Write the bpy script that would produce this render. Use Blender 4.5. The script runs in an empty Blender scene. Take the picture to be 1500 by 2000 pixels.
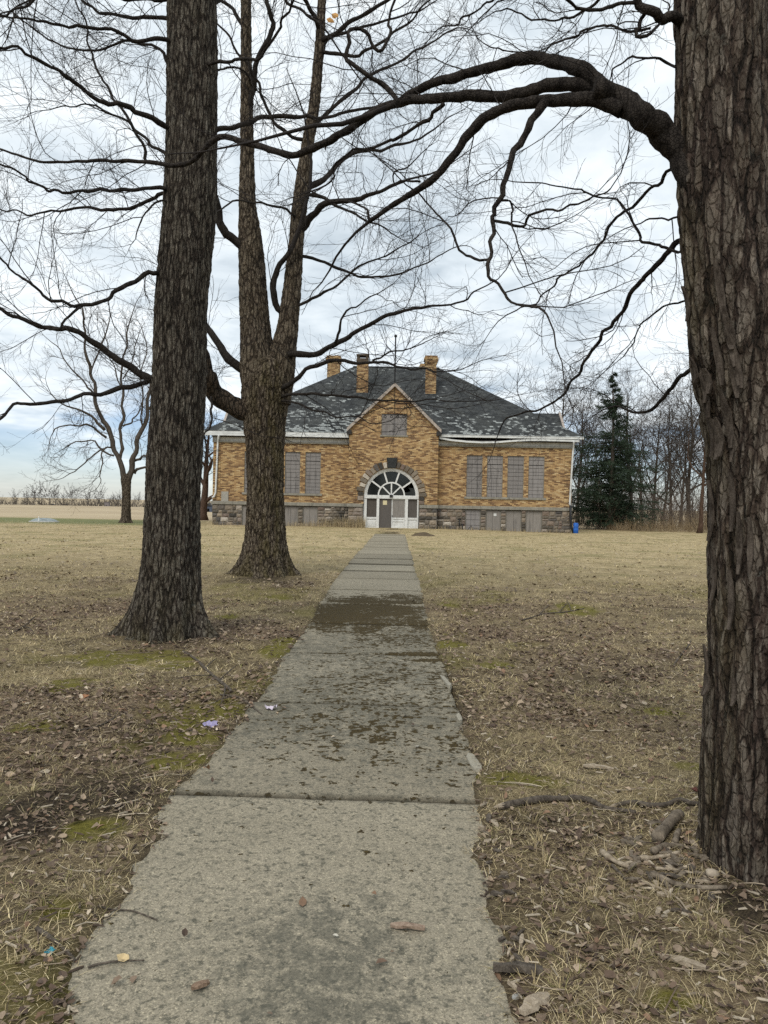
import bpy, bmesh, math, random
import numpy as np
from mathutils import Matrix, Vector, geometry

SC = bpy.context.scene
COL = SC.collection
R = math.radians

# ------------------------------------------------------------------ camera
EYE = 1.55
F_PX = 1450.0                       # focal length in pixels of a 1500 x 2000 frame
YAW, PITCH, ROLL = 1.0, -0.69, 1.12   # degrees
cam_d = bpy.data.cameras.new('camera')
cam = bpy.data.objects.new('camera', cam_d)
COL.objects.link(cam)
CAM_R = Matrix.Rotation(R(YAW), 3, 'Z') @ Matrix.Rotation(R(90 + PITCH), 3, 'X') @ Matrix.Rotation(R(ROLL), 3, 'Z')
cam.matrix_world = Matrix.Translation((0, 0, EYE)) @ CAM_R.to_4x4()
cam_d.sensor_fit = 'VERTICAL'
cam_d.sensor_height = 36.0
cam_d.lens = F_PX / 2000.0 * 36.0
cam_d.clip_start = 0.05
cam_d.clip_end = 5000
SC.camera = cam

# ------------------------------------------------------------------ sky and sun
SUN_EL, SUN_AZ = 48.0, 205.0        # azimuth clockwise from +Y (behind the viewer, a little to the left)
world = bpy.data.worlds.new('World')
SC.world = world
world.use_nodes = True
wt = world.node_tree
wt.nodes.clear()
def wn(t, ins=None, **kw):
    n = wt.nodes.new(t)
    for k, v in kw.items():
        setattr(n, k, v)
    for k, v in (ins or {}).items():
        if isinstance(v, bpy.types.NodeSocket):
            wt.links.new(v, n.inputs[k])
        else:
            n.inputs[k].default_value = v
    return n
def wmath(op, a, b=0.0, clamp=False):
    return wn('ShaderNodeMath', {0: a, 1: b}, operation=op, use_clamp=clamp).outputs[0]
sky = wn('ShaderNodeTexSky', sky_type='NISHITA', sun_disc=False)
sky.sun_elevation = R(SUN_EL)
sky.sun_rotation = R(SUN_AZ)
sky.air_density = 1.0
sky.dust_density = 0.35
sky.ozone_density = 2.5
tc = wn('ShaderNodeTexCoord')
sep = wn('ShaderNodeSeparateXYZ', {0: tc.outputs['Generated']})
zz = wmath('ADD', wmath('MAXIMUM', sep.outputs['Z'], 0.0), 0.16)
cx_ = wmath('DIVIDE', sep.outputs['X'], zz)
cy_ = wmath('DIVIDE', sep.outputs['Y'], zz)
cv = wn('ShaderNodeCombineXYZ', {0: cx_, 1: cy_, 2: 0.37})
warp = wn('ShaderNodeTexNoise', {'Vector': cv.outputs[0], 'Scale': 1.3, 'Detail': 3.0})
cv2 = wn('ShaderNodeMixRGB', {'Fac': 0.35, 'Color1': cv.outputs[0], 'Color2': warp.outputs['Color']}, blend_type='ADD')
n_big = wn('ShaderNodeTexNoise', {'Vector': cv2.outputs[0], 'Scale': 1.15, 'Detail': 4.0, 'Roughness': 0.55})
n_fine = wn('ShaderNodeTexNoise', {'Vector': cv2.outputs[0], 'Scale': 4.6, 'Detail': 6.0, 'Roughness': 0.6})
tex = wmath('ADD', wmath('MULTIPLY', n_big.outputs['Fac'], 0.55), wmath('MULTIPLY', n_fine.outputs['Fac'], 0.45))
ccol = wn('ShaderNodeValToRGB', {'Fac': tex})
cr = ccol.color_ramp
cr.elements[0].position = 0.33; cr.elements[0].color = (3.95, 4.6, 5.15, 1)
cr.elements[1].position = 0.64; cr.elements[1].color = (8.0, 8.45, 8.65, 1)
e = cr.elements.new(0.48); e.color = (6.1, 6.75, 7.2, 1)
# the cloud deck thins out to pale blue in a low strip all round the horizon
el = wmath('ADD', sep.outputs['Z'], wmath('MULTIPLY', wmath('SUBTRACT', n_big.outputs['Fac'], 0.5), 0.28))
cover = wn('ShaderNodeMapRange', {'Value': el, 'From Min': 0.055, 'From Max': 0.135, 'To Min': 0.22, 'To Max': 0.97}, interpolation_type='SMOOTHSTEP')
skyc = wn('ShaderNodeMixRGB', {'Fac': 1.0, 'Color1': sky.outputs[0], 'Color2': (0.80, 0.83, 0.97, 1)}, blend_type='MULTIPLY')
mix = wn('ShaderNodeMixRGB', {'Fac': cover.outputs[0], 'Color1': skyc.outputs[0], 'Color2': ccol.outputs[0]})
bg = wn('ShaderNodeBackground', {'Color': mix.outputs[0], 'Strength': 0.1})
out = wn('ShaderNodeOutputWorld', {'Surface': bg.outputs[0]})

sun_d = bpy.data.lights.new('sun', 'SUN')
sun_d.energy = 1.5
sun_d.angle = R(25)
sun_d.color = (1.0, 0.95, 0.87)
sun = bpy.data.objects.new('sun', sun_d)
COL.objects.link(sun)
a_ = R(SUN_AZ)
sdir = Vector((math.sin(a_) * math.cos(R(SUN_EL)), math.cos(a_) * math.cos(R(SUN_EL)), math.sin(R(SUN_EL))))
sun.rotation_euler = sdir.to_track_quat('Z', 'Y').to_euler()
sun.location = (0, -20, 40)

SC.view_settings.view_transform = 'Standard'
SC.view_settings.look = 'None'
SC.view_settings.exposure = 0.43
SC.view_settings.gamma = 1.0
SC.view_settings.use_curve_mapping = False
SC.cycles.use_denoising = False
SC.cycles.max_bounces = 6
SC.cycles.diffuse_bounces = 3
SC.cycles.glossy_bounces = 2
SC.cycles.transparent_max_bounces = 8
SC.cycles.caustics_reflective = False
SC.cycles.caustics_refractive = False

# ------------------------------------------------------------------ measuring: photo pixel <-> place
_CR = np.array(CAM_R)
def ray(px, py):
    return _CR @ np.array([(px - 750.0) / F_PX, -(py - 1000.0) / F_PX, -1.0])
def P(px, py, Y):
    """point seen at a pixel at the distance Y down the path"""
    r = ray(px, py)
    t = Y / r[1]
    return np.array([r[0] * t, Y, EYE + r[2] * t])
def G(px, py, z=0.0):
    r = ray(px, py)
    t = (z - EYE) / r[2]
    return np.array([r[0] * t, r[1] * t, z])

# ------------------------------------------------------------------ noise
def _h(ix, iy, iz, s):
    n = (ix.astype(np.int64) * 374761393 + iy.astype(np.int64) * 668265263 + iz.astype(np.int64) * 2147483647 + s * 974634777) & 0xFFFFFFFF
    n = ((n ^ (n >> 13)) * 1274126177) & 0xFFFFFFFF
    n = ((n ^ (n >> 16)) * 2246822519) & 0xFFFFFFFF
    return ((n ^ (n >> 15)) & 0xFFFFFF) / float(0xFFFFFF)
def vn(x, y, z=None, s=0):
    x = np.asarray(x, float); y = np.asarray(y, float) + 0 * x
    z = np.zeros_like(x) if z is None else np.asarray(z, float) + 0 * x
    ix, iy, iz = np.floor(x), np.floor(y), np.floor(z)
    fx, fy, fz = x - ix, y - iy, z - iz
    fx, fy, fz = [f * f * (3 - 2 * f) for f in (fx, fy, fz)]
    r = 0
    for dx in (0, 1):
        for dy in (0, 1):
            for dz in (0, 1):
                w = (fx if dx else 1 - fx) * (fy if dy else 1 - fy) * (fz if dz else 1 - fz)
                r = r + w * _h(ix + dx, iy + dy, iz + dz, s)
    return r
def fbm(x, y, z=None, o=4, s=0, g=0.5):
    t, a, n = 0, 1.0, 0
    x = np.asarray(x, float); y = np.asarray(y, float)
    for i in range(o):
        t = t + a * vn(x * 2 ** i, y * 2 ** i, None if z is None else z * 2 ** i, s + i)
        n += a; a *= g
    return t / n
def worley(x, y, z, s=0):
    """F2 - F1 and the id of the nearest cell"""
    ix, iy, iz = np.floor(x), np.floor(y), np.floor(z)
    f1 = np.full(x.shape, 9.0); f2 = np.full(x.shape, 9.0); cid = np.zeros(x.shape)
    for dx in (-1, 0, 1):
        for dy in (-1, 0, 1):
            for dz in (-1, 0, 1):
                a, b, c = ix + dx, iy + dy, iz + dz
                d = np.sqrt((a + _h(a, b, c, s) - x) ** 2 + (b + _h(a, b, c, s + 1) - y) ** 2 + (c + _h(a, b, c, s + 2) - z) ** 2)
                near = d < f1
                f2 = np.where(near, f1, np.minimum(f2, d))
                cid = np.where(near, _h(a, b, c, s + 3), cid)
                f1 = np.where(near, d, f1)
    return f2 - f1, cid
def sstep(a, b, x):
    t = np.clip((np.asarray(x, float) - a) / (b - a), 0, 1)
    return t * t * (3 - 2 * t)

# ------------------------------------------------------------------ objects
def tag(o, label=None, cat=None, group=None, kind=None):
    if label: o['label'] = label
    if cat: o['category'] = cat
    if group: o['group'] = group
    if kind: o['kind'] = kind
    return o
def link(name, data, parent=None, mat=None):
    o = bpy.data.objects.new(name, data)
    COL.objects.link(o)
    if parent is not None:
        o.parent = parent
    if mat is not None and data is not None and not data.materials:
        data.materials.append(mat)
    return o
def empty(name, loc, label, cat, group=None):
    o = link(name, None)
    o.location = loc
    o.empty_display_size = 0.2
    return tag(o, label, cat, group)
def npmesh(name, V, F, mat=None, smooth=True, cols=None):
    """mesh from arrays; F is (n,3) or (n,4) or a list of such arrays"""
    me = bpy.data.meshes.new(name)
    Fs = F if isinstance(F, list) else [F]
    V = np.asarray(V, np.float32)
    nl = sum(f.size for f in Fs); nf = sum(len(f) for f in Fs)
    me.vertices.add(len(V)); me.vertices.foreach_set('co', V.ravel())
    me.loops.add(nl); me.loops.foreach_set('vertex_index', np.concatenate([f.ravel() for f in Fs]).astype(np.int32))
    st, tot, p = [], [], 0
    for f in Fs:
        k = f.shape[1]
        st.append(p + k * np.arange(len(f))); tot.append(np.full(len(f), k)); p += f.size
    me.polygons.add(nf)
    me.polygons.foreach_set('loop_start', np.concatenate(st).astype(np.int32))
    me.polygons.foreach_set('loop_total', np.concatenate(tot).astype(np.int32))
    me.polygons.foreach_set('use_smooth', np.full(nf, smooth))
    for nm, c in (cols or {}).items():
        at = me.color_attributes.new(nm, 'FLOAT_COLOR', 'POINT')
        c = np.asarray(c, np.float32)
        if c.ndim == 1: c = np.stack([c, c, c], 1)
        at.data.foreach_set('color', np.concatenate([c, np.ones((len(c), 1), np.float32)], 1).ravel())
    me.update(calc_edges=True)
    if mat: me.materials.append(mat)
    return me
class MB:
    """collects simple solids; build() links them as ONE mesh"""
    def __init__(s): s.v = []; s.f = []
    def add(s, vs, fs):
        b = len(s.v); s.v += [tuple(map(float, v)) for v in vs]; s.f += [tuple(b + i for i in f) for f in fs]; return s
    def box(s, x0, x1, y0, y1, z0, z1):
        v = [(x, y, z) for z in (z0, z1) for y in (y0, y1) for x in (x0, x1)]
        return s.add(v, [(0, 2, 3, 1), (4, 5, 7, 6), (0, 1, 5, 4), (2, 6, 7, 3), (0, 4, 6, 2), (1, 3, 7, 5)])
    def prism(s, pts, y0, y1):
        """outline in (x, z), extruded along y"""
        n = len(pts)
        a = sum(pts[i][0] * pts[(i + 1) % n][1] - pts[(i + 1) % n][0] * pts[i][1] for i in range(n))
        if a < 0: pts = pts[::-1]
        v = [(x, y0, z) for x, z in pts] + [(x, y1, z) for x, z in pts]
        return s.add(v, [tuple(range(n)), tuple(range(2 * n - 1, n - 1, -1))] + [(i, i + n, (i + 1) % n + n, (i + 1) % n) for i in range(n)])
    def tube(s, pts, r, n=8, caps=True):
        pts = [np.array(p, float) for p in pts]
        rr = r if hasattr(r, '__len__') else [r] * len(pts)
        b = len(s.v)
        u = None
        for i, p in enumerate(pts):
            t = pts[min(i + 1, len(pts) - 1)] - pts[max(i - 1, 0)]
            t = t / (np.linalg.norm(t) + 1e-9)
            if u is None:
                u = np.cross(t, (0, 0, 1) if abs(t[2]) < .9 else (1, 0, 0))
            u = u - t * np.dot(u, t); u /= np.linalg.norm(u) + 1e-9
            w = np.cross(t, u)
            for k in range(n):
                a = 2 * math.pi * k / n
                s.v.append(tuple(p + rr[i] * (math.cos(a) * u + math.sin(a) * w)))
        for i in range(len(pts) - 1):
            for k in range(n):
                s.f.append((b + i * n + k, b + i * n + (k + 1) % n, b + (i + 1) * n + (k + 1) % n, b + (i + 1) * n + k))
        if caps:
            s.f.append(tuple(b + k for k in range(n))[::-1]); s.f.append(tuple(b + (len(pts) - 1) * n + k for k in range(n)))
        return s
    def build(s, name, mat, parent=None, smooth=False, bevel=0.0):
        me = bpy.data.meshes.new(name); me.from_pydata(s.v, [], s.f)
        if smooth: me.polygons.foreach_set('use_smooth', [True] * len(me.polygons))
        me.update()
        if bevel:
            bm = bmesh.new(); bm.from_mesh(me)
            bmesh.ops.bevel(bm, geom=bm.edges[:], offset=bevel, segments=1, affect='EDGES', profile=.5)
            bm.to_mesh(me); bm.free()
        return link(name, me, parent, mat)

# ------------------------------------------------------------------ materials
class Mat:
    def __init__(s, name, rough=0.9, spec=0.2):
        s.m = bpy.data.materials.new(name); s.m.use_nodes = True
        s.nt = s.m.node_tree; s.b = s.nt.nodes['Principled BSDF']
        s.b.inputs['Roughness'].default_value = rough
        s.b.inputs['Specular IOR Level'].default_value = spec
        s.geo = s.n('ShaderNodeNewGeometry'); s.pos = s.geo.outputs['Position']
    def n(s, t, ins=None, **kw):
        n = s.nt.nodes.new(t)
        for k, v in kw.items(): setattr(n, k, v)
        for k, v in (ins or {}).items():
            if isinstance(v, bpy.types.NodeSocket): s.nt.links.new(v, n.inputs[k])
            else: n.inputs[k].default_value = v
        return n
    def math(s, op, a, b=0.0, c=False): return s.n('ShaderNodeMath', {0: a, 1: b}, operation=op, use_clamp=c).outputs[0]
    def noise(s, scale, detail=4.0, rough=0.55, vec=None, dist=0.0):
        return s.n('ShaderNodeTexNoise', {'Vector': vec or s.pos, 'Scale': scale, 'Detail': detail, 'Roughness': rough, 'Distortion': dist}).outputs['Fac']
    def vor(s, scale, vec=None, feature='F1', out='Distance'):
        return s.n('ShaderNodeTexVoronoi', {'Vector': vec or s.pos, 'Scale': scale}, feature=feature).outputs[out]
    def map(s, scale=(1, 1, 1), rot=(0, 0, 0), vec=None, loc=(0, 0, 0)):
        return s.n('ShaderNodeMapping', {'Vector': vec or s.pos, 'Scale': scale, 'Rotation': rot, 'Location': loc}).outputs[0]
    def rng(s, v, a, b, c=0.0, d=1.0):
        return s.n('ShaderNodeMapRange', {'Value': v, 'From Min': a, 'From Max': b, 'To Min': c, 'To Max': d}, interpolation_type='SMOOTHSTEP').outputs[0]
    def ramp(s, v, stops, const=False):
        n = s.n('ShaderNodeValToRGB', {'Fac': v}); r = n.color_ramp
        if const: r.interpolation = 'CONSTANT'
        while len(r.elements) < len(stops): r.elements.new(0.5)
        for e, (p, c) in zip(r.elements, stops):
            e.position = p; e.color = (*c, 1)
        return n.outputs[0]
    def mix(s, f, a, b, mode='MIX'):
        a = (*a, 1) if isinstance(a, tuple) and len(a) == 3 else a
        b = (*b, 1) if isinstance(b, tuple) and len(b) == 3 else b
        return s.n('ShaderNodeMixRGB', {'Fac': f, 'Color1': a, 'Color2': b}, blend_type=mode).outputs[0]
    def attr(s, name):
        a = s.n('ShaderNodeAttribute', attribute_name=name)
        sp = s.n('ShaderNodeSeparateColor', {0: a.outputs['Color']})
        return a.outputs['Color'], sp.outputs[0], sp.outputs[1], sp.outputs[2]
    def rand(s): return s.n('ShaderNodeObjectInfo').outputs['Random']
    def bump(s, h, strength=0.5, dist=0.01, normal=None):
        ins = {'Height': h, 'Strength': strength, 'Distance': dist}
        if normal is not None: ins['Normal'] = normal
        return s.n('ShaderNodeBump', ins).outputs[0]
    def out(s, col, normal=None, rough=None):
        if isinstance(col, tuple): s.b.inputs['Base Color'].default_value = (*col, 1)
        else: s.nt.links.new(col, s.b.inputs['Base Color'])
        if normal is not None: s.nt.links.new(normal, s.b.inputs['Normal'])
        if rough is not None: s.nt.links.new(rough, s.b.inputs['Roughness'])
        return s.m
# ================================================================== GROUND AND PATH
PATH_END = 37.6
PATH_L, PATH_R = -1.20, 0.50
EDGE_L = [(735,1040),(665,1118),(638,1158),(600,1228),(560,1276),(507,1372),(430,1468),(392,1502),(345,1546),(320,1592),(330,1636),(266,1692),(257,1750),(178,1832),(130,1905),(152,2000),(140,2060)]
EDGE_R = [(790,1040),(806,1100),(822,1155),(836,1220),(857,1280),(884,1330),(903,1390),(905,1440),(934,1498),(919,1560),(936,1620),(922,1680),(955,1716),(945,1780),(985,1850),(966,1900),(1005,2000),(1010,2060)]
def _edge(tr):
    q = np.array([G(a, b)[:2] for a, b in tr]); q = q[np.argsort(q[:, 1])]
    return q[:, 1], q[:, 0]
_ely, _elx = _edge(EDGE_L); _ery, _erx = _edge(EDGE_R)
def edges(y):
    l = np.interp(y, _ely, _elx) + 0.11 * (fbm(y * 6, y * 0 + 3.3, o=5, s=5, g=.65) - .5)
    r = np.interp(y, _ery, _erx) + 0.09 * (fbm(y * 6, y * 0 + 9.1, o=5, s=6, g=.65) - .5)
    return l, r
def outside(x, y):
    """distance out from the visible edge of the path (negative on the path)"""
    l, r = edges(y)
    return np.where(y > PATH_END, 1.0, np.maximum(l - x, x - r))
def terrain(x, y):
    k = 12.0
    z = -0.0118 * k * np.log1p(np.exp(np.clip((y - 62) / k, -30, 30))) * 1.0
    z = np.where(y > 400, -0.0118 * 338, z)
    z = z - 0.10 * sstep(2, 11, x) * sstep(20, 44, y) - 0.03 * sstep(4, 11, -x) * sstep(20, 44, y)
    # the low swell in the far field
    z = z + 0.85 * np.exp(-((x + 95) / 60) ** 2 - ((y - 230) / 70) ** 2)
    return z
TRUNKS = []     # (x, y, r) of trunk bases: the soil rises to them
def gz(x, y):
    x = np.asarray(x, float); y = np.asarray(y, float)
    d = outside(x, y)
    near = np.exp(-np.maximum(y - 4, 0) / 14)
    b = 0.045 * (fbm(x * .8, y * .8, o=3, s=21) - .5) + 0.030 * (fbm(x * 4.5, y * 4.5, o=4, s=22) - .45) + 0.012 * (fbm(x * 24, y * 24, o=3, s=31) - .5)
    z = terrain(x, y) + 0.006 + b * (0.35 + .65 * near) * sstep(-.02, .5, d)
    z = z + 0.016 * sstep(-0.02, 0.10, d) + 0.01 * sstep(0, .05, d) * fbm(x * 9, y * 9, o=3, s=24)
    z = z - 0.085 * (1 - sstep(-0.045, 0.0, d))
    for (tx, ty, tr) in TRUNKS:
        q = np.hypot(x - tx, y - ty)
        z = z + 0.035 * np.exp(-np.maximum(q - tr, 0) ** 2 / .25)
    return z
def gz1(x, y): return float(gz(np.array([x]), np.array([y]))[0])

MOSS = [(395,1405,70,28),(345,1492,55,20),(370,1447,60,16),(190,1630,60,26),(100,1792,55,32),(545,1268,30,22),(430,1385,40,16),(140,1345,50,18),(260,1290,120,16),
        (330,1300,60,14),(640,1235,20,8),(1000,1530,60,16),(1060,1535,60,16),(985,1838,16,14),(962,1897,14,12),(1350,1505,35,12),(905,1455,12,10),(920,1520,14,8),(870,1182,26,7),(890,1240,26,7),(880,1262,40,8),
        (1120,1190,40,8),(1130,1200,60,6),(965,1305,40,8),(60,1430,60,14),(210,1300,40,12),(540,1170,26,7),(450,1208,30,6),(1005,1985,40,20),(1290,1400,50,8),(1320,1985,60,24)]
MOSSW = []
for (a, b, rx, ry) in MOSS:
    g = G(a, b); gx = abs(G(a + rx, b)[0] - g[0]); gy = abs(G(a, b - ry)[1] - G(a, b + ry)[1]) / 2
    MOSSW.append((g[0], g[1], gx, max(gy, gx * .5)))
LITTER = [(250,1400,240,60,1.0),(120,1640,200,90,.55),(1150,1300,200,55,.75),(1230,1430,200,55,.65),(960,1190,120,26,.8),(1100,1220,150,30,.6),(60,1900,120,80,.7),(1180,1690,220,90,.7),(1200,1900,260,90,.6),
          (480,1230,120,24,.7),(560,1150,60,16,.5),(130,1200,160,24,.8),(60,1180,90,20,.6),(1050,1330,140,40,.7),(950,1240,80,22,.6),(1330,1290,90,30,.8),(80,1480,140,50,.6)]
DIRT_SHADE = [(190,1560,200,60,.95),(60,1620,120,60,.8),(1470,1800,90,60,1.0),(1400,1740,70,50,.8),(330,1255,110,16,.9),(515,1135,90,10,.7),(300,1450,120,40,.5),(90,1780,160,60,.5),(1040,1620,80,40,.25),(1250,1850,150,60,.35),(1180,1345,90,26,.45),(1330,1200,80,16,.3)]  # bare soil; the patch at tree A's foot also paints in contact shade
def _blobs(x, y, L):
    m = np.zeros_like(x)
    for (a, b, rx, ry, w) in L:
        g = G(a, b); gx = abs(G(a + rx, b)[0] - g[0]); gy = abs(G(a, b - ry)[1] - G(a, b + ry)[1]) / 2
        m = np.maximum(m, w * np.exp(-((x - g[0]) / gx) ** 2 - ((y - g[1]) / gy) ** 2))
    return m
def masks(x, y):
    n1 = fbm(x * 1.1, y * 1.1, o=4, s=41); n2 = fbm(x * 2.6, y * 2.6, o=4, s=42)
    moss = np.zeros_like(x)
    for (mx, my, rx, ry) in MOSSW:
        q = ((x - mx) / rx) ** 2 + ((y - my) / ry) ** 2
        moss = np.maximum(moss, np.exp(-q * .9))
    n3 = fbm(x * 9, y * 9, o=4, s=49, g=.65)
    moss = sstep(.36, .60, moss * (1.9 * n2 + 2.2 * n3 - 1.05))
    moss = np.maximum(moss, .55 * sstep(.62, .72, fbm(x * .9 + 7, y * .55, o=4, s=47)) * sstep(20, 12, y))
    fade = np.exp(-np.maximum(y - 9, 0) / 9.0)
    litter = np.clip(_blobs(x, y, LITTER) * (.45 + 1.1 * n2) + .62 * sstep(.48, .68, n1) * fade, 0, 1)
    dirt = np.clip(_blobs(x, y, DIRT_SHADE) * (.65 + 1.1 * n2) + .45 * sstep(.56, .72, fbm(x * 1.7, y * 1.7, o=4, s=44)) * sstep(9, 4, y), 0, 1)
    cor = np.exp(-((x + .38) / .62) ** 4) * sstep(PATH_END - .5, PATH_END + .5, y) * (1 - sstep(44.5, 46.5, y))
    dirt = np.maximum(dirt, cor * sstep(.34, .55, fbm(x * .9, y * .45, o=4, s=48)) * .85)
    edge = np.exp(-np.maximum(outside(x, y), 0) / .10) * sstep(14, 5, y)
    dirt = np.maximum(dirt, .75 * edge)
    return litter, moss, dirt

# ------- ground sheet
def axis(lo, hi, step, far, gr):
    a = list(np.arange(lo, hi, step)); s = step
    while a[-1] < far:
        s *= gr; a.append(a[-1] + s)
    return a
xs_ = axis(0, 2.6, .034, 1500, 1.085)
xs = np.array([-v for v in xs_[:0:-1]] + xs_) - 0.2
ys = np.array([-40, -20, -10, -5, -2, 0, 1.0] + axis(1.7, 6.0, .034, 2500, 1.033))
XX, YY = np.meshgrid(xs, ys); XX = XX.ravel(); YY = YY.ravel()
g_tA, g_tB, g_tC = P(333, 1235, 8.1), P(516, 1120, 14.9), P(1535, 1750, 3.2)
TRUNKS += [(g_tA[0], 8.1, .42), (g_tB[0], 14.9, .55), (g_tC[0], 3.2, .36)]
ZZ = gz(XX, YY)
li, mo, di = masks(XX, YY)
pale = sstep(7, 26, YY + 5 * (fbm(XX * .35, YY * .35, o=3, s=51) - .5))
green = sstep(0, 4, YY - 41 + 2 * (fbm(XX * .2, YY * .2, o=3, s=52) - .5)) * (1 - sstep(53, 57, YY)) * sstep(-13, -16, XX)
stub = sstep(54, 58, YY)
nx, ny = len(xs), len(ys)
ii = (np.arange(ny - 1)[:, None] * nx + np.arange(nx - 1)[None]).ravel()
FF = np.stack([ii, ii + 1, ii + nx + 1, ii + nx], 1)

m = Mat('lawn_soil', .95, .1)
_, l_, mo_, d_ = m.attr('cover'); _, p_, g_, s_ = m.attr('zone')
nf = m.noise(38, 6, .65); nm = m.noise(5.5, 5, .6); nfl = m.noise(140, 4, .7)
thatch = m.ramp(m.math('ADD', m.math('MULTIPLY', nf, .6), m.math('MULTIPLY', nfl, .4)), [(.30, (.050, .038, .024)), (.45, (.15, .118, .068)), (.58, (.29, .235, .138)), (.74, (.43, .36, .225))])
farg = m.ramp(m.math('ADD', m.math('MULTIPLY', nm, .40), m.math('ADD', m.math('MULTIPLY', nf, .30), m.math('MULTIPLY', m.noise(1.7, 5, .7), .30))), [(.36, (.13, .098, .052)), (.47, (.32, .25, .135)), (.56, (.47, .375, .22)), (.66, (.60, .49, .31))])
olive = m.noise(.55, 4, .6)
farg = m.mix(m.rng(olive, .50, .64, 0, .7), farg, m.ramp(nf, [(.3, (.12, .105, .045)), (.7, (.30, .26, .12))]))
patch = m.noise(2.3, 5, .65)
thatch = m.mix(.9, thatch, m.ramp(patch, [(.34, (.45, .42, .40)), (.5, (1.0, .98, .95)), (.66, (1.5, 1.45, 1.38))]), 'MULTIPLY')
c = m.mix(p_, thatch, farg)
lit = m.ramp(m.math('ADD', m.math('MULTIPLY', m.vor(46, out='Distance'), .5), m.math('MULTIPLY', nfl, .6)), [(.22, (.026, .017, .011)), (.42, (.082, .054, .036)), (.62, (.19, .136, .090)), (.85, (.37, .29, .20))])
c = m.mix(m.math('MULTIPLY', l_, .92), c, lit)
dirt_shade_c = m.ramp(nfl, [(.3, (.014, .011, .008)), (.55, (.042, .031, .022)), (.75, (.10, .078, .056))])
c = m.mix(m.math('MULTIPLY', d_, m.rng(nf, .25, .6, .55, 1.0)), c, dirt_shade_c)
moss_c = m.ramp(m.math('ADD', m.math('MULTIPLY', nfl, .6), m.math('MULTIPLY', nf, .4)), [(.3, (.042, .038, .008)), (.50, (.135, .120, .024)), (.72, (.27, .235, .055))])
c = m.mix(m.math('MULTIPLY', mo_, m.rng(nm, .3, .6, .62, .97)), c, moss_c)
grn = m.ramp(nm, [(.3, (.10, .115, .045)), (.7, (.19, .20, .085))])
c = m.mix(m.math('MULTIPLY', g_, .9), c, grn)
rows = m.n('ShaderNodeTexWave', {'Vector': m.map((1, 1, 1), (0, 0, R(8))), 'Scale': .22, 'Distortion': 2.0, 'Detail': 3.0, 'Detail Scale': 2.0}, wave_type='BANDS', bands_direction='Y').outputs['Fac']
stubc = m.mix(m.math('MULTIPLY', rows, .55), m.ramp(m.noise(.05, 4, .6), [(.35, (.27, .20, .125)), (.6, (.42, .335, .215))]), (.50, .41, .28))
c = m.mix(s_, c, stubc)
hb = m.math('ADD', m.math('MULTIPLY', nf, .6), m.math('MULTIPLY', nfl, .4))
M_GROUND = m.out(c, m.bump(hb, .9, .03))
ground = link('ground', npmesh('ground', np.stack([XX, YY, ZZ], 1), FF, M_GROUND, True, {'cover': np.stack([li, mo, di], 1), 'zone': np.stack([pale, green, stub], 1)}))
tag(ground, 'dry tan lawn with leaf litter, moss and bare soil', kind='structure')

# ------- concrete path, one slab after another
m = Mat('old_concrete', .93, .15)
_, ms_, dk_, jt_ = m.attr('stain')
base = m.mix(m.noise(1.3, 4, .6), (.245, .214, .160), (.355, .312, .240))
agg = m.n('ShaderNodeTexVoronoi', {'Vector': m.pos, 'Scale': 210.0}, feature='F1')
base = m.mix(1.0, base, m.ramp(m.rand(), [(0, (.80, .79, .77)), (1, (1.10, 1.10, 1.09))]), 'MULTIPLY')
aggc = m.n('ShaderNodeSeparateColor', {0: agg.outputs['Color']}).outputs[0]
fine = m.noise(330, 3, .7)
base = m.mix(.8, base, m.ramp(aggc, [(.0, (.50, .49, .46)), (.12, (.78, .77, .74)), (.5, (1, 1, 1)), (.82, (1.1, 1.1, 1.06)), (.97, (1.65, 1.64, 1.55))]), 'MULTIPLY')
base = m.mix(m.rng(fine, .52, .72, 0, .5), base, (.09, .087, .072))
base = m.mix(m.rng(m.noise(17, 5, .65), .5, .72, 0, .5), base, (.12, .115, .088))
base = m.mix(m.rng(m.noise(70, 5, .7), .52, .64, 0, .6), base, (.085, .081, .062))
base = m.mix(m.rng(m.noise(30, 4, .7), .54, .64, 0, .72), base, (.075, .072, .054))
dn = m.math('ADD', m.math('MULTIPLY', m.noise(11, 6, .72, dist=.4), .65), m.math('MULTIPLY', m.noise(60, 4, .7), .35))
dm = m.rng(m.math('ADD', dn, m.math('MULTIPLY', dk_, .42)), .62, .80, 0, .66)
c = m.mix(dm, base, m.ramp(fine, [(.3, (.045, .043, .034)), (.7, (.115, .112, .088))]))
sn = m.math('ADD', m.math('MULTIPLY', m.noise(24, 3, .6, None, .3), .58), m.math('MULTIPLY', m.noise(6.5, 4, .6), .42))
sm = m.rng(m.math('ADD', sn, m.math('MULTIPLY', ms_, .36)), .645, .672, 0, 1)
mossc = m.ramp(m.noise(90, 4, .65), [(.3, (.010, .007, .003)), (.5, (.040, .027, .008)), (.72, (.10, .068, .016))])
c = m.mix(m.math('MULTIPLY', sm, .96), c, mossc)
c = m.mix(jt_, c, (.03, .026, .018))
h = m.math('ADD', m.math('MULTIPLY', fine, .35), m.math('ADD', m.math('MULTIPLY', aggc, .35), m.math('MULTIPLY', sm, 1.6)))
M_CONC = m.out(c, m.bump(h, .55, .006))
path = link('path', None); tag(path, 'cracked mossy concrete path leading to the arched door', kind='structure')
JOINTS = [0.25, 2.02] + [3.92 + 1.86 * i for i in range(0, 23)]
JOINTS[2] = G(640, 1560)[1]; JOINTS[3] = G(700, 1377)[1]; JOINTS[4] = G(710, 1278)[1]
JOINTS[5:] = [JOINTS[4] + 1.86 * (i + 1) for i in range(len(JOINTS) - 5)]
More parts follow.
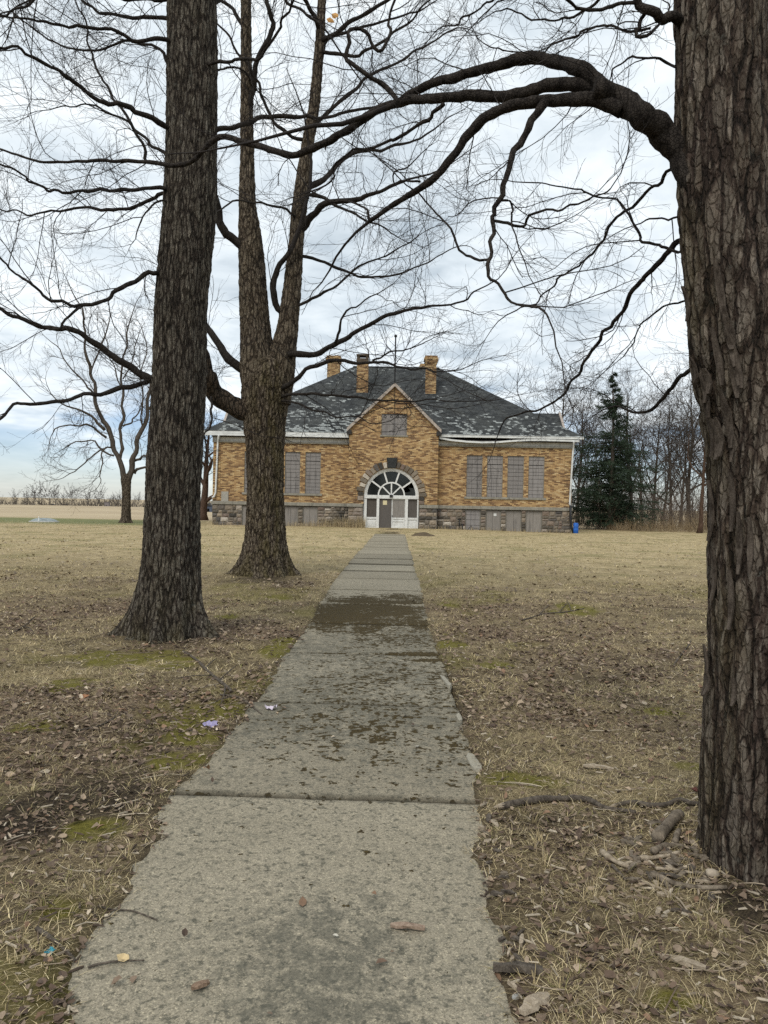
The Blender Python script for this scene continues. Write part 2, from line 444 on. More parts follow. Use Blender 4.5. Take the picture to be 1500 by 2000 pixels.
JOINTS = [j for j in JOINTS if j < PATH_END - .6] + [PATH_END]
rs = np.random.RandomState(4)
CHIP = [G(a, b)[:2] for a, b in ((885, 1330), (905, 1400), (935, 1495))]
for i in range(len(JOINTS) - 1):
    if i == 0: continue
    y0, y1 = JOINTS[i] + .012, JOINTS[i + 1] - .012
    st = .03 if y0 < 6 else (.05 if y0 < 14 else .15)
    nu, nv = max(6, int((PATH_R - PATH_L) / st)), max(6, int((y1 - y0) / st))
    u, v = np.meshgrid(np.linspace(0, 1, nu), np.linspace(0, 1, nv)); u = u.ravel(); v = v.ravel()
    x = PATH_L + (PATH_R - PATH_L) * u; y = y0 + (y1 - y0) * v
    skew = -.012 * (x + .4)
    # crumbled outer edges
    er = .03 * fbm(y * 9, y * 0 + i, o=4, s=61); x = np.where(u > .93, x - er * (u - .93) / .07, x)
    tilt = rs.uniform(-.009, .009); dz = rs.uniform(-.006, .006)
    z = .004 + dz + tilt * (v - .5) + .004 * (fbm(x * 3, y * 3, o=3, s=62) - .5) + .003 * (fbm(x * 22, y * 22, o=3, s=63) - .5) + terrain(x, y) * 1.0 + .004
    ed = np.minimum(v, 1 - v) * (y1 - y0)
    z = z - .010 * (1 - sstep(0, .030, ed)) * (1 + fbm(x * 12, x * 0 + i, o=3, s=64))
    # stains: moss density, dark lichen, dirty joints
    wob = 1.5 * (fbm(x * 2.5, x * 0 + 1, o=3, s=67) - .5)
    cy = (y - 10.95 + wob) / 1.95
    mo_d = np.exp(-np.abs(cy) ** 4) * (.84 + 1.1 * (fbm(x * 2.4, y * 1.6, o=4, s=68) - .5) - .30 * sstep(.35, .95, np.abs(x + .25)) - .35 * np.exp(-((y - JOINTS[6] - .08) / .12) ** 2))
    mid = sstep(3.2, 5.0, y) * sstep(15, 11, y)
    mo_d = np.maximum(mo_d, mid * (.16 + .38 * fbm(x * 1.3, y * .9, o=3, s=69) * sstep(-1.25, -.5, x)))
    mo_d = np.maximum(mo_d, .80 * np.exp(-((y - JOINTS[4] - .10) / .13) ** 2) * sstep(-.4, .2, x))
    mo_d = np.maximum(mo_d, .75 * np.exp(-((y - JOINTS[4] + .22) / .10) ** 2) * sstep(.0, .25, x))
    mo_d = np.maximum(mo_d, .46 * np.exp(-((y - 8.5) / .9) ** 2) * sstep(-1.0, -.2, x))
    mo_d = np.maximum(mo_d, .46 * np.exp(-((y - JOINTS[3] + .55) / .35) ** 2) * np.exp(-((x + .2) / .45) ** 2))
    mo_d = np.maximum(mo_d, .44 * np.exp(-((y - JOINTS[3] - .8) / .5) ** 2) * np.exp(-((x + .2) / .5) ** 2))
    mo_d = np.maximum(mo_d, .62 * np.exp(-(np.minimum(np.abs(y - y0), np.abs(y - y1)) / .04) ** 2) * sstep(18, 5, y) * sstep(3.0, 4.6, y))
    mo_d = np.maximum(mo_d, .02 + .14 * fbm(x * 1.1, y * 1.1, o=2, s=73) * sstep(2.2, 4.5, y)) * (1 - .8 * sstep(13.5, 16, y))
    dkn = .40 * fbm(x * 1.6, y * 1.6, o=3, s=66) + .44 * np.exp(-((x + .22) / .45) ** 2 - ((y - 2.5) / .5) ** 2) + .34 * sstep(3.4, 5.5, y) * sstep(14, 9, y)
    jn = .75 * (1 - sstep(0, .05, ed + .03 * (fbm(x * 9, y * 0 + i, o=3, s=77) - .5)))
    ring = [k for k in range(nu)] + [nu * k + nu - 1 for k in range(1, nv)] + [nu * (nv - 1) + k for k in range(nu - 2, -1, -1)] + [nu * k for k in range(nv - 2, 0, -1)]
    V = np.stack([x, y + skew, z], 1)
    Vb = V[ring].copy(); Vb[:, 2] -= .11
    q = (np.arange(nv - 1)[:, None] * nu + np.arange(nu - 1)[None]).ravel()
    F1 = np.stack([q, q + 1, q + nu + 1, q + nu], 1)
    nr = len(ring); rg = np.array(ring); nb = len(V) + np.arange(nr)
    F2 = np.stack([rg, nb, np.roll(nb, -1), np.roll(rg, -1)], 1)
    stn = np.stack([mo_d, dkn, jn], 1)
    link('slab', npmesh('slab', np.concatenate([V, Vb]), [F1, F2], M_CONC, True, {'stain': np.concatenate([stn, stn[ring] * 0 + .4])}), path)
# ================================================================== TREES
def cracks(m, scale, zs, warp=.05, wz=2.5):
    """crisp bark fissures: distance to the edges of stretched, warped cells"""
    wn_ = m.n('ShaderNodeTexNoise', {'Vector': m.map((1, 1, .5)), 'Scale': scale * .45, 'Detail': 4.0, 'Roughness': .65}).outputs['Color']
    vec = m.mix(warp, m.pos, wn_, 'ADD')
    st = m.map((1, 1, zs), vec=vec)
    v1 = m.vor(scale, st, 'DISTANCE_TO_EDGE'); st2 = m.map((1, 1, min(1, zs * 2.2)), vec=vec)
    v2 = m.vor(scale * 2.4, st2, 'DISTANCE_TO_EDGE')
    cell = m.n('ShaderNodeSeparateColor', {0: m.n('ShaderNodeTexVoronoi', {'Vector': st2, 'Scale': scale * 2.4}).outputs['Color']}).outputs[0]
    return m.rng(v1, .01, .16), m.rng(v2, .0, .16), cell
def bark(name, cols, zs=.22, scale=16, moss=0.0, lichen=.3, bump=.6):
    m = Mat(name, .95, .12)
    _, r_, v_, g_ = m.attr('ridge')
    c1, c2, cell = cracks(m, scale, zs)
    nf = m.noise(scale * 8, 4, .7, m.map((1, 1, .45)))
    t = m.math('ADD', m.math('ADD', m.math('MULTIPLY', r_, .30), m.math('MULTIPLY', c1, .34)), m.math('ADD', m.math('MULTIPLY', c2, .14), m.math('MULTIPLY', nf, .32)))
    c = m.ramp(t, [(.32, cols[0]), (.58, cols[1]), (.80, cols[2]), (1.0, cols[3])])
    c = m.mix(.7, c, m.ramp(cell, [(0, (.62, .61, .60)), (.6, (1.0, 1.0, 1.0)), (1, (1.45, 1.42, 1.38))]), 'MULTIPLY')
    c = m.mix(m.math('MULTIPLY', m.rng(m.noise(9, 5, .7), .60, .70, 0, 1), lichen), c, (.23, .235, .20))
    if moss:
        mm = m.math('MULTIPLY', g_, m.rng(m.noise(5, 5, .7, m.map((1, 1, .35))), .38, .66, 0, 1))
        c = m.mix(m.math('MULTIPLY', m.math('MULTIPLY', mm, m.rng(t, .35, .75, .35, 1)), moss), c, m.ramp(nf, [(.3, (.040, .034, .008)), (.7, (.14, .115, .030))]))
    h = m.math('ADD', m.math('MULTIPLY', c1, .55), m.math('ADD', m.math('MULTIPLY', c2, .25), m.math('MULTIPLY', nf, .30)))
    return m.out(c, m.bump(h, bump, .022))
BARK_A = bark('furrowed_grey_bark', [(.014, .012, .010), (.046, .036, .029), (.105, .092, .074), (.20, .18, .15)], zs=.17, scale=22, moss=.4, lichen=.25, bump=.9)
BARK_B = bark('shaggy_brown_bark', [(.016, .013, .010), (.058, .043, .031), (.130, .106, .078), (.25, .21, .16)], zs=.26, scale=15, moss=.62, lichen=.15, bump=.9)
BARK_C = bark('plated_brown_bark', [(.015, .012, .010), (.052, .037, .030), (.112, .092, .074), (.21, .18, .15)], zs=.17, scale=19, moss=.35, lichen=.22, bump=1.0)
def bark_plain(name, a, b, sc=30, crk=.08, bd=.005):
    m = Mat(name, .95, .1)
    n = m.noise(sc, 4, .65, m.map((1, 1, .35))); f = m.vor(sc * 2.2, None, 'DISTANCE_TO_EDGE')
    t = m.math('ADD', m.math('MULTIPLY', n, 1 - crk), m.math('MULTIPLY', m.rng(f, 0, .2), crk))
    return m.out(m.ramp(t, [(.34 + .14 * crk, a), (.70 + .3 * crk, b)]), m.bump(t, .8, bd))
LIMB_A = bark_plain('dark_limb_bark', (.012, .010, .009), (.055, .047, .040), 30, .18, .010)
LIMB_C = bark_plain('dark_limb_bark_right', (.010, .008, .007), (.056, .047, .040), 34, .18, .010)
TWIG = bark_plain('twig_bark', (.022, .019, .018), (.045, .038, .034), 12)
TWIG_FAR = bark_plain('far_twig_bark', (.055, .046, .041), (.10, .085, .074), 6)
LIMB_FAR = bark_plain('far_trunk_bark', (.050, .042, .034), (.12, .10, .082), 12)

def catmull(pts, n):
    pts = np.asarray(pts, float)
    d = np.r_[0, np.cumsum(np.linalg.norm(np.diff(pts[:, :2], axis=0), axis=1))]
    q = np.vstack([2 * pts[0] - pts[1], pts, 2 * pts[-1] - pts[-2]])
    t = np.linspace(0, d[-1], n); k = np.clip(np.searchsorted(d, t, 'right') - 1, 0, len(pts) - 2)
    u = ((t - d[k]) / (d[k + 1] - d[k] + 1e-9))[:, None]
    p0, p1, p2, p3 = q[k], q[k + 1], q[k + 2], q[k + 3]
    return .5 * ((2 * p1) + (-p0 + p2) * u + (2 * p0 - 5 * p1 + 4 * p2 - p3) * u ** 2 + (-p0 + 3 * p1 - 3 * p2 + p3) * u ** 3)

def trunk_mesh(name, prof, Y, mat, nt, nz, flare=None, dep=.02, cw=18., ch=3.2, seed=1, leanY=0.0, mosstop=None, top_dz=None, cellw=.8):
    """prof: (px centre, px width, py) from the foot up, at distance Y"""
    c = [P(a, y, Y) for a, w, y in prof]
    rad = [w / 2 * Y / F_PX for a, w, y in prof]
    if top_dz:                                     # goes on above the picture
        last, d = c[-1], (c[-1] - c[-2]) / (c[-1][2] - c[-2][2])
        c.append(last + d * top_dz); rad.append(rad[-1] * .75)
    c = np.array(c); rad = np.array(rad)
    z0, z1 = c[0, 2], c[-1, 2]
    zc = np.linspace(z0, z1, nz)
    if flare is not None:
        cx = np.interp(zc, c[:, 2], c[:, 0])
    cxs = np.interp(zc, c[:, 2], c[:, 0]); rr = np.interp(zc, c[:, 2], rad)
    ker = np.ones(9) / 9; pad = lambda a: np.convolve(np.pad(a, 4, 'edge'), ker, 'valid')
    cxs, rr = pad(cxs), pad(rr)
    cys = Y + leanY * (zc - z0)
    th = np.linspace(0, 2 * math.pi, nt, endpoint=False)
    T, Z = np.meshgrid(th, zc); rT = np.repeat(rr[:, None], nt, 1)
    lob = 0
    rs = np.random.RandomState(seed)
    if flare:
        hgt, amt, lobes = flare
        s = np.exp(-np.maximum(Z - z0, 0) / hgt)
        for (a, w, amp) in lobes:
            dd = np.angle(np.exp(1j * (T - a)))
            lob = lob + amp * np.exp(-(dd / w) ** 2)
        s2 = np.exp(-np.maximum(Z - z0 - .06, 0) / (hgt * .55))
        rT = rT * (1 + amt * s * .22 + (amt * 1.35 * lob) * s2)
    rT = rT * (1 + .05 * (vn(np.cos(T) * 2 + 5, np.sin(T) * 2, Z * 1.1, s=seed + 9) - .5))
    # bark
    X0 = cxs[:, None] + rT * np.cos(T); Y0 = cys[:, None] + rT * np.sin(T)
    wx = .05 * (vn(X0 * 5, Y0 * 5, Z * 2.2, s=seed + 3) - .5); wy = .05 * (vn(X0 * 5, Y0 * 5, Z * 2.2, s=seed + 4) - .5)
    xw, yw = X0 + wx, Y0 + wy
    e, cid = worley(xw * cw, yw * cw, Z * ch, seed)
    e2, cid2 = worley(xw * cw * 2.2, yw * cw * 2.2, Z * ch * 3.2, seed + 7)
    n1 = fbm(xw * cw * .8, yw * cw * .8, Z * ch * .5, o=3, s=seed + 13); n2 = fbm(xw * cw * 1.5 + 9, yw * cw * 1.5, Z * ch * .9, o=3, s=seed + 17)
    con = np.clip(np.abs(n1 - .5) * 11, 0, 1); con2 = np.clip(np.abs(n2 - .5) * 10, 0, 1)
    pl = np.clip(e * 4.5 + .5 * (vn(X0 * 80, Y0 * 80, Z * 20, s=seed + 6) - .5), 0, 1)
    rid = np.minimum(1 - cellw * (1 - pl), np.minimum(con, .45 + .55 * con2)) ** .7
    rid = rid * (.70 + .30 * np.clip(e2 * 5, 0, 1))
    rT = rT + dep * (rid - .8) + dep * .30 * (cid - .5) + dep * .38 * (cid2 - .5) * rid + dep * .35 * (fbm(X0 * 50, Y0 * 50, Z * 20, o=3, s=seed + 5) - .5)
    cid = .4 * cid + .6 * cid2
    X1 = cxs[:, None] + rT * np.cos(T); Y1 = cys[:, None] + rT * np.sin(T)
    V = np.stack([X1, Y1, Z], 2).reshape(-1, 3)
    i = np.arange(nz - 1)[:, None] * nt; k = np.arange(nt)[None]; k2 = (k + 1) % nt
    F = np.stack([i + k, i + k2, i + nt + k2, i + nt + k], 2).reshape(-1, 4)
    g = np.zeros_like(Z)
    if mosstop is not None:
        g = mosstop(T, Z)
    return npmesh(name, V, F, mat, True, {'ridge': np.stack([rid.ravel(), cid.ravel(), g.ravel()], 1)})

def tubes(P3, RR, S=3):
    """P3 (B,K,3), RR (B,K) -> verts, quads"""
    B, K, _ = P3.shape
    T = np.empty_like(P3)
    T[:, 1:-1] = P3[:, 2:] - P3[:, :-2]; T[:, 0] = P3[:, 1] - P3[:, 0]; T[:, -1] = P3[:, -1] - P3[:, -2]
    T /= np.linalg.norm(T, axis=2, keepdims=True) + 1e-9
    m = T.mean(1); ref = np.where(np.abs(m[:, 2:3]) < .8, np.array([[0, 0, 1.]]), np.array([[1., 0, 0]]))[:, None]
    U = np.cross(T, ref); U /= np.linalg.norm(U, axis=2, keepdims=True) + 1e-9
    W = np.cross(T, U)
    a = 2 * math.pi * np.arange(S) / S
    V = P3[:, :, None] + RR[:, :, None, None] * (np.cos(a)[None, None, :, None] * U[:, :, None] + np.sin(a)[None, None, :, None] * W[:, :, None])
    b = (np.arange(B) * K * S)[:, None, None]; i = (np.arange(K - 1) * S)[None, :, None]; k = np.arange(S)[None, None]; k2 = (k + 1) % S
    F = np.stack([b + i + k, b + i + k2, b + i + S + k2, b + i + S + k], 3).reshape(-1, 4)
    return V.reshape(-1, 3), F
def grow(p, d, L, r, K, wander, up, rs, taper=.35, curl=.0):
    B = len(p); out = np.empty((B, K, 3)); out[:, 0] = p; d = d.copy()
    bend = rs.randn(B, 3) * curl
    for k in range(1, K):
        d = d + rs.randn(B, 3) * wander + bend
        d[:, 2] += up
        d /= np.linalg.norm(d, axis=1, keepdims=True) + 1e-9
        out[:, k] = out[:, k - 1] + d * (L / (K - 1))[:, None]
    R_ = r[:, None] * np.linspace(1, taper, K)[None]
    return out, R_
def sprout(P3, RR, n, t0, rs, ang=(.5, 1.0), flat=.6):
    """n children on each parent: positions, directions, parent radius, t"""
    B, K, _ = P3.shape
    t = t0 + (1 - t0) * (np.arange(n)[None] + rs.rand(B, n)) / n
    f = t * (K - 1); k = np.minimum(f.astype(int), K - 2); u = (f - k)[..., None]
    bi = np.arange(B)[:, None]
    p = P3[bi, k] * (1 - u) + P3[bi, k + 1] * u
    tg = P3[bi, k + 1] - P3[bi, k]; tg = tg / (np.linalg.norm(tg, axis=2, keepdims=True) + 1e-9)
    q = rs.randn(B, n, 3); q[..., 2] *= flat
    q -= (q * tg).sum(2, keepdims=True) * tg; q /= np.linalg.norm(q, axis=2, keepdims=True) + 1e-9
    a = rs.uniform(ang[0], ang[1], (B, n, 1))
    d = np.cos(a) * tg + np.sin(a) * q
    r = RR[bi, k]
    return p.reshape(-1, 3), d.reshape(-1, 3), r.ravel(), t.ravel()
def crown(limbs, levels, seed, S=3, rmin=.0024, keep=None):
    """limbs: list of (pts (K,3), radii). Grows the levels of twigs off them; returns verts, faces.
    levels: dicts n (per metre for the first, per parent after), len, lenvar, K, wander, up, rad"""
    rs = np.random.RandomState(seed)
    allV, allF, base = [], [], 0
    par = None
    for li, lv in enumerate(levels):
        if li == 0:
            ps, ds, rr, tips = [], [], [], []
            for pts, rad in limbs:
                Ltot = np.linalg.norm(np.diff(pts, axis=0), axis=1).sum()
                n = max(2, int(lv['n'] * Ltot))
                p, d, r, t = sprout(pts[None], rad[None], n, lv.get('t0', .12), rs, lv.get('ang', (.5, 1.1)), lv.get('flat', .7))
                ps.append(p); ds.append(d); rr.append(np.minimum(r * .6, lv['rad'])); 
                # the tip of the limb goes on as a branch
                tg = pts[-1] - pts[-2]; tg /= np.linalg.norm(tg)
                ps.append(pts[-1:]); ds.append(tg[None]); rr.append(rad[-1:]); tips += [0] * n + [1]
            p, d, r = np.vstack(ps), np.vstack(ds), np.concatenate(rr)
        else:
            p, d, r, t = sprout(par[0], par[1], lv['n'], lv.get('t0', .2), rs, lv.get('ang', (.45, 1.0)), lv.get('flat', .7))
            r = np.minimum(r * .72, lv['rad'])
        L = lv['len'] * (1 + lv.get('var', .5) * (rs.rand(len(p)) * 2 - 1))
        r = np.maximum(r, rmin)
        if li == 0: L = np.where(np.array(tips) > 0, np.maximum(L, r * 70), L)
        P3, RR = grow(p, d, L, r, lv['K'], lv['wander'], lv.get('up', 0), rs, lv.get('taper', .45), lv.get('curl', .05))
        if li == 0: RR = np.where(np.array(tips)[:, None] > 0, r[:, None] * np.linspace(1, .12, lv['K'])[None], RR)
        RR = np.maximum(RR, rmin * .8)
        V, F = tubes(P3, RR, lv.get('S', S))
        allV.append(V); allF.append(F + base); base += len(V)
        par = (P3, RR)
    return np.vstack(allV), np.vstack(allF)
def limb_pts(px, Y0, Y1, w0, w1, seed, n=None, wig=.03, wpow=1.0, ymid=None):
    """a limb traced at the photo's pixels; its distance runs from Y0 to Y1"""
    rs = np.random.RandomState(seed)
    px = np.asarray(px, float)
    n = n or max(14, int(np.linalg.norm(np.diff(px, axis=0), axis=1).sum() / 9))
    q = catmull(px, n); t = np.linspace(0, 1, n)
    dl = np.r_[0, np.cumsum(np.linalg.norm(np.diff(px, axis=0), axis=1))]; tl = np.linspace(0, dl[-1], n)
    q = .5 * q + .5 * np.stack([np.interp(tl, dl, px[:, 0]), np.interp(tl, dl, px[:, 1])], 1)
    Y = Y0 + (Y1 - Y0) * t
    if ymid is not None: Y = Y + ymid * np.sin(math.pi * t)
    Y = Y + .06 * (vn(t * 9, t * 0 + seed, s=seed) - .5)
    pts = np.array([P(a, b, yy) for (a, b), yy in zip(q, Y)])
    sc = np.linalg.norm(pts[-1] - pts[0])
    k = n / 5.0
    for ax in range(3):
        pts[:, ax] += wig * ((vn(t * k * 2, t * 0 + ax * 7.7, s=seed + 2) - .5) + .35 * (_h(np.floor(t * k * 2.2), t * 0 + ax, t * 0, seed) - .5)) * np.minimum(1, t * 8)
    w = (w0 + (w1 - w0) * t ** wpow)
    rad = w / 2 * Y / F_PX * (1 + .22 * (vn(t * k * 3, t * 0 + 2.2, s=seed + 5) - .5) + .30 * np.maximum(0, vn(t * k * 1.7, t * 0 + 4.2, s=seed + 6) - .72))
    return pts, rad
def limb_obj(pts, rad, mat, parent, name='limb', S=9):
    m = MB(); m.tube(pts, list(rad), S)
    me = bpy.data.meshes.new(name)
    # knobbly bark
    V = np.array(m.v); K = len(pts)
    dv = (vn(V[:, 0] * 30, V[:, 1] * 30, V[:, 2] * 30, s=3) - .5)
    cen = np.repeat(pts, S, axis=0); V = cen + (V - cen) * (1 + .22 * dv[:, None])
    me.from_pydata([tuple(v) for v in V], [], m.f)
    me.polygons.foreach_set('use_smooth', [True] * len(me.polygons)); me.update()
    return link(name, me, parent, mat)

ZERO = (0, 0, 0)
def tree_root(name, label, group=None):
    return empty(name, ZERO, label, 'tree', group)

# ---------------- tree A: left, near
YA = 8.1
tA = tree_root('maple_tree', 'thick straight grey furrowed tree trunk in front, beside the left edge of the path')
profA = [(330, 122, 1262), (330, 119, 1225), (330, 118, 1180), (334, 109, 1100), (337, 105, 1000), (343, 106, 870), (349, 104, 770), (353, 102, 600), (362, 103, 500), (371, 102, 400), (375, 99, 250), (376, 92, 0)]
lobA = [(math.pi * 1.02, .26, 1.0), (-.25, .22, .85), (-math.pi * .5, .19, .55), (-2.35, .17, .45), (.9, .25, .6), (2.2, .25, .6), (-.95, .13, .30)]
link('trunk', trunk_mesh('trunk', profA, YA, BARK_A, 240, 500, (.45, .86, lobA), .022, 22, 3.2, 11, cellw=.75, mosstop=lambda T, Z: .8 * np.exp(-np.maximum(Z - .05, 0) / .35) + .12, top_dz=5.5), tA)
LA = [  # px polyline, Y0, Y1, w0, w1
 ([(352,262),(325,250),(262,216),(200,200),(110,142),(40,100),(-40,80)], 8.0, 6.6, 15, 5),
 ([(350,335),(320,320),(286,314),(270,270),(250,235),(195,212),(120,205)], 8.0, 7.4, 9, 3),
 ([(350,375),(315,368),(210,371),(100,374),(40,340),(-20,305)], 8.0, 6.9, 11, 4),
 ([(345,385),(312,380),(240,412),(150,405),(60,420),(-30,400)], 8.0, 8.8, 10, 3),
 ([(340,500),(305,528),(268,546),(220,575),(160,597),(100,585),(60,555),(0,508),(-40,500)], 8.0, 7.2, 13, 4),
 ([(160,597),(128,630),(110,648),(60,628),(0,600)], 7.6, 7.2, 7, 3),
 ([(355,82),(310,75),(270,82),(220,60),(150,50),(60,40),(-40,20)], 8.0, 7.0, 11, 4),
 ([(355,38),(285,30),(240,32),(190,20),(150,-5),(90,-40)], 8.0, 8.8, 10, 5),
 ([(345,420),(315,388),(285,420),(270,440),(265,462)], 8.0, 7.6, 6, 3),
 ([(400,262),(430,250),(470,240),(530,230),(600,230),(665,224),(750,205),(830,165)], 8.0, 9.6, 13, 4),
 ([(400,130),(425,120),(470,118),(500,124),(530,80),(560,30),(590,-40)], 8.0, 7.0, 9, 4),
 ([(400,140),(440,136),(455,130),(470,138),(520,190)], 8.0, 8.8, 6, 3),
 ([(350,330),(318,300),(270,262),(215,180),(180,120),(170,60),(150,0)], 8.0, 9.0, 8, 4),
 ([(360,160),(330,120),(300,90),(240,80),(190,100),(100,80),(20,20)], 8.1, 9.6, 8, 3),
 ([(360,-40),(330,0),(250,0),(160,-20),(60,0),(-20,40)], 8.1, 7.6, 9, 3),
 ([(390,20),(440,-10),(500,-40),(560,-90)], 8.0, 9.0, 16, 8),
 ([(390,-200),(430,-120),(500,-60),(560,0),(640,60)], 8.0, 7.2, 14, 5),
 ([(370,-260),(300,-160),(200,-80),(100,-20),(0,30)], 8.0, 7.0, 16, 5),
 ([(360,-300),(280,-200),(180,-170),(60,-110),(-60,-60)], 8.0, 9.2, 16, 5)]
limA = []
for i, (px, y0, y1, w0, w1) in enumerate(LA):
    pts, rad = limb_pts(px, y0, y1, w0 * .8, w1 * .8, 100 + i, wig=.055)
    limA.append((pts, rad)); limb_obj(pts, rad, LIMB_A, tA, S=7)
LV = [dict(n=3.7, len=.80, var=.6, K=8, wander=.15, up=.02, rad=.0056, curl=.05, S=4, ang=(.4, .95)),
      dict(n=7, len=.40, var=.55, K=6, wander=.19, up=.04, rad=.0027, t0=.12, curl=.06, ang=(.4, .85)),
      dict(n=5, len=.18, var=.5, K=4, wander=.24, up=.06, rad=.0017, t0=.15, curl=.08, ang=(.35, .8))]
V, F = crown(limA, LV, 7, rmin=.0012)
link('crown', npmesh('crown', V, F, TWIG, True), tA)

# ---------------- tree B: left, second
YB = 14.9
tB = tree_root('maple_tree', 'mossy forked tree with flared roots standing between the near grey trunk and the path')
profB = [(515, 92, 1132), (517, 88, 1100), (518, 82, 1050), (518, 78, 1000), (518, 75, 950), (518, 79, 880), (517, 88, 820), (518, 99, 770), (521, 98, 738), (525, 78, 708), (527, 40, 695)]
lobB = [(math.pi, .33, 1.0), (0.0, .33, 1.0), (-math.pi * .5, .4, .7), (-2.4, .22, .6), (-.8, .22, .6), (1.3, .5, .7)]
gB = lambda T, Z: np.clip(.10 + .85 * np.exp(-((np.angle(np.exp(1j * (T + 1.1)))) / .8) ** 2) * (1 - sstep(3.6, 5.4, Z)) + .8 * np.exp(-np.maximum(Z, 0) / .5), 0, 1)
profB = [(a, w * .94, y) for a, w, y in profB]
link('trunk', trunk_mesh('trunk', profB, YB, BARK_B, 190, 330, (.5, .62, lobB), .036, 16, 3.4, 21, cellw=.7, mosstop=gB), tB)
lead1 = [(508, 62, 790), (504, 72, 730), (502, 65, 680), (499, 60, 640), (492, 52, 520), (489, 48, 470), (483, 34, 400), (483, 27, 300), (482, 24, 200), (481, 22, 100), (480, 20, 0)]
lead2 = [(536, 62, 790), (543, 66, 730), (551, 55, 690), (562, 42, 640), (571, 36, 560), (578, 30, 480), (585, 30, 400), (598, 25, 300), (615, 22, 200), (623, 19, 100), (629, 17, 0)]
link('leader', trunk_mesh('leader', lead1, YB, BARK_B, 80, 300, None, .025, 16, 4.5, 31, top_dz=3.5, mosstop=lambda T, Z: 0 * Z + .15), tB)
link('leader', trunk_mesh('leader', lead2, YB, BARK_B, 70, 300, None, .022, 16, 4.5, 41, top_dz=3.5, mosstop=lambda T, Z: 0 * Z + .15), tB)
LB = [
 ([(500,812),(462,796),(430,776),(408,745),(400,710),(385,680),(364,640),(352,580),(350,480),(356,380)], 14.9, 13.6, 44, 6),
 ([(402,735),(380,728),(340,735),(300,741),(230,702),(172,664),(134,642),(78,636),(30,615),(-20,595)], 14.2, 12.2, 20, 6),
 ([(345,738),(300,742),(255,752),(210,766),(130,781),(60,792),(33,787),(18,806),(-20,830)], 14.0, 12.8, 12, 5),
 ([(515,738),(480,724),(450,703),(425,668),(405,640),(380,600),(350,540),(345,440)], 14.9, 16.0, 22, 5),
 ([(413,775),(414,795),(410,825),(399,855)], 14.2, 13.9, 6, 3),
 ([(495,498),(470,478),(445,455),(425,415),(412,370),(400,300),(380,220)], 14.9, 14.0, 22, 5),
 ([(550,700),(572,691),(607,691),(631,683),(657,669),(708,640),(760,615),(820,602),(890,592),(930,575)], 14.8, 12.8, 14, 3),
 ([(655,670),(660,650),(668,625),(690,600),(740,570)], 13.9, 13.2, 6, 2.5),
 ([(545,762),(568,747),(593,728),(636,707),(671,705),(727,704),(753,709),(800,720),(860,722)], 14.7, 12.4, 11, 2.5),
 ([(545,775),(567,771),(620,770),(673,772),(727,779),(780,785),(850,782)], 14.7, 12.6, 7, 2.5),
 ([(545,785),(565,783),(605,800),(660,815),(690,815),(730,830)], 14.7, 12.8, 5, 2),
 ([(727,704),(760,690),(800,680),(830,668)], 13.0, 12.6, 4, 2),
 ([(565,620),(540,600),(532,560),(548,520),(565,480)], 14.9, 14.6, 15, 9),
 ([(585,450),(597,440),(612,415),(640,393),(675,390),(715,385),(752,372),(800,350)], 14.9, 13.4, 16, 5),
 ([(590,375),(610,362),(640,342),(670,310),(696,295),(750,290),(820,270)], 14.9, 16.2, 13, 4),
 ([(605,380),(640,390),(654,400),(700,420),(718,430)], 14.7, 13.8, 8, 4),
 ([(625,80),(650,70),(690,40),(740,10),(800,-30)], 14.9, 14.2, 10, 5),
 ([(620,130),(640,76),(690,60),(750,42),(830,20)], 14.9, 16.0, 8, 3),
 ([(600,275),(560,262),(530,235),(505,170),(495,140),(470,110),(440,60)], 14.9, 14.3, 8, 4),
 ([(484,240),(500,130),(530,70),(525,0),(530,-60)], 14.9, 14.2, 12, 8),
 ([(482,60),(455,20),(430,0),(400,-40)], 14.9, 15.6, 9, 5),
 ([(590,500),(640,515),(700,540),(760,540),(830,515),(890,480)], 14.9, 16.5, 7, 2),
 ([(575,600),(640,570),(700,520),(760,500),(820,460)], 14.9, 13.5, 7, 2),
 ([(590,430),(560,410),(520,400),(460,390),(430,405)], 14.9, 13.5, 6, 3),
 ([(625,60),(600,0),(570,-60)], 14.9, 13.8, 10, 6),
 ([(610,250),(660,200),(720,150),(800,110),(880,60)], 14.9, 16.4, 9, 3),
 ([(625,100),(700,110),(780,60),(850,-10)], 14.9, 13.6, 8, 3)]
limB = []
for i, (px, y0, y1, w0, w1) in enumerate(LB):
    pts, rad = limb_pts(px, y0, y1, w0, w1, 200 + i, wig=.08, wpow=.8)
    limB.append((pts, rad)); limb_obj(pts, rad, BARK_B if w0 > 30 else LIMB_A, tB, S=12 if w0 > 30 else 7)
LVB = [dict(n=2.0, len=1.35, var=.6, K=9, wander=.14, up=.02, rad=.0085, curl=.05, S=4, ang=(.4, .95)),
       dict(n=7, len=.62, var=.55, K=6, wander=.19, up=.03, rad=.0042, t0=.12, curl=.06, ang=(.4, .85)),
       dict(n=5, len=.29, var=.5, K=4, wander=.24, up=.06, rad=.0027, t0=.15, curl=.08, ang=(.35, .8))]
V, F = crown(limB, LVB, 8, rmin=.0019)
link('crown', npmesh('crown', V, F, TWIG, True), tB)

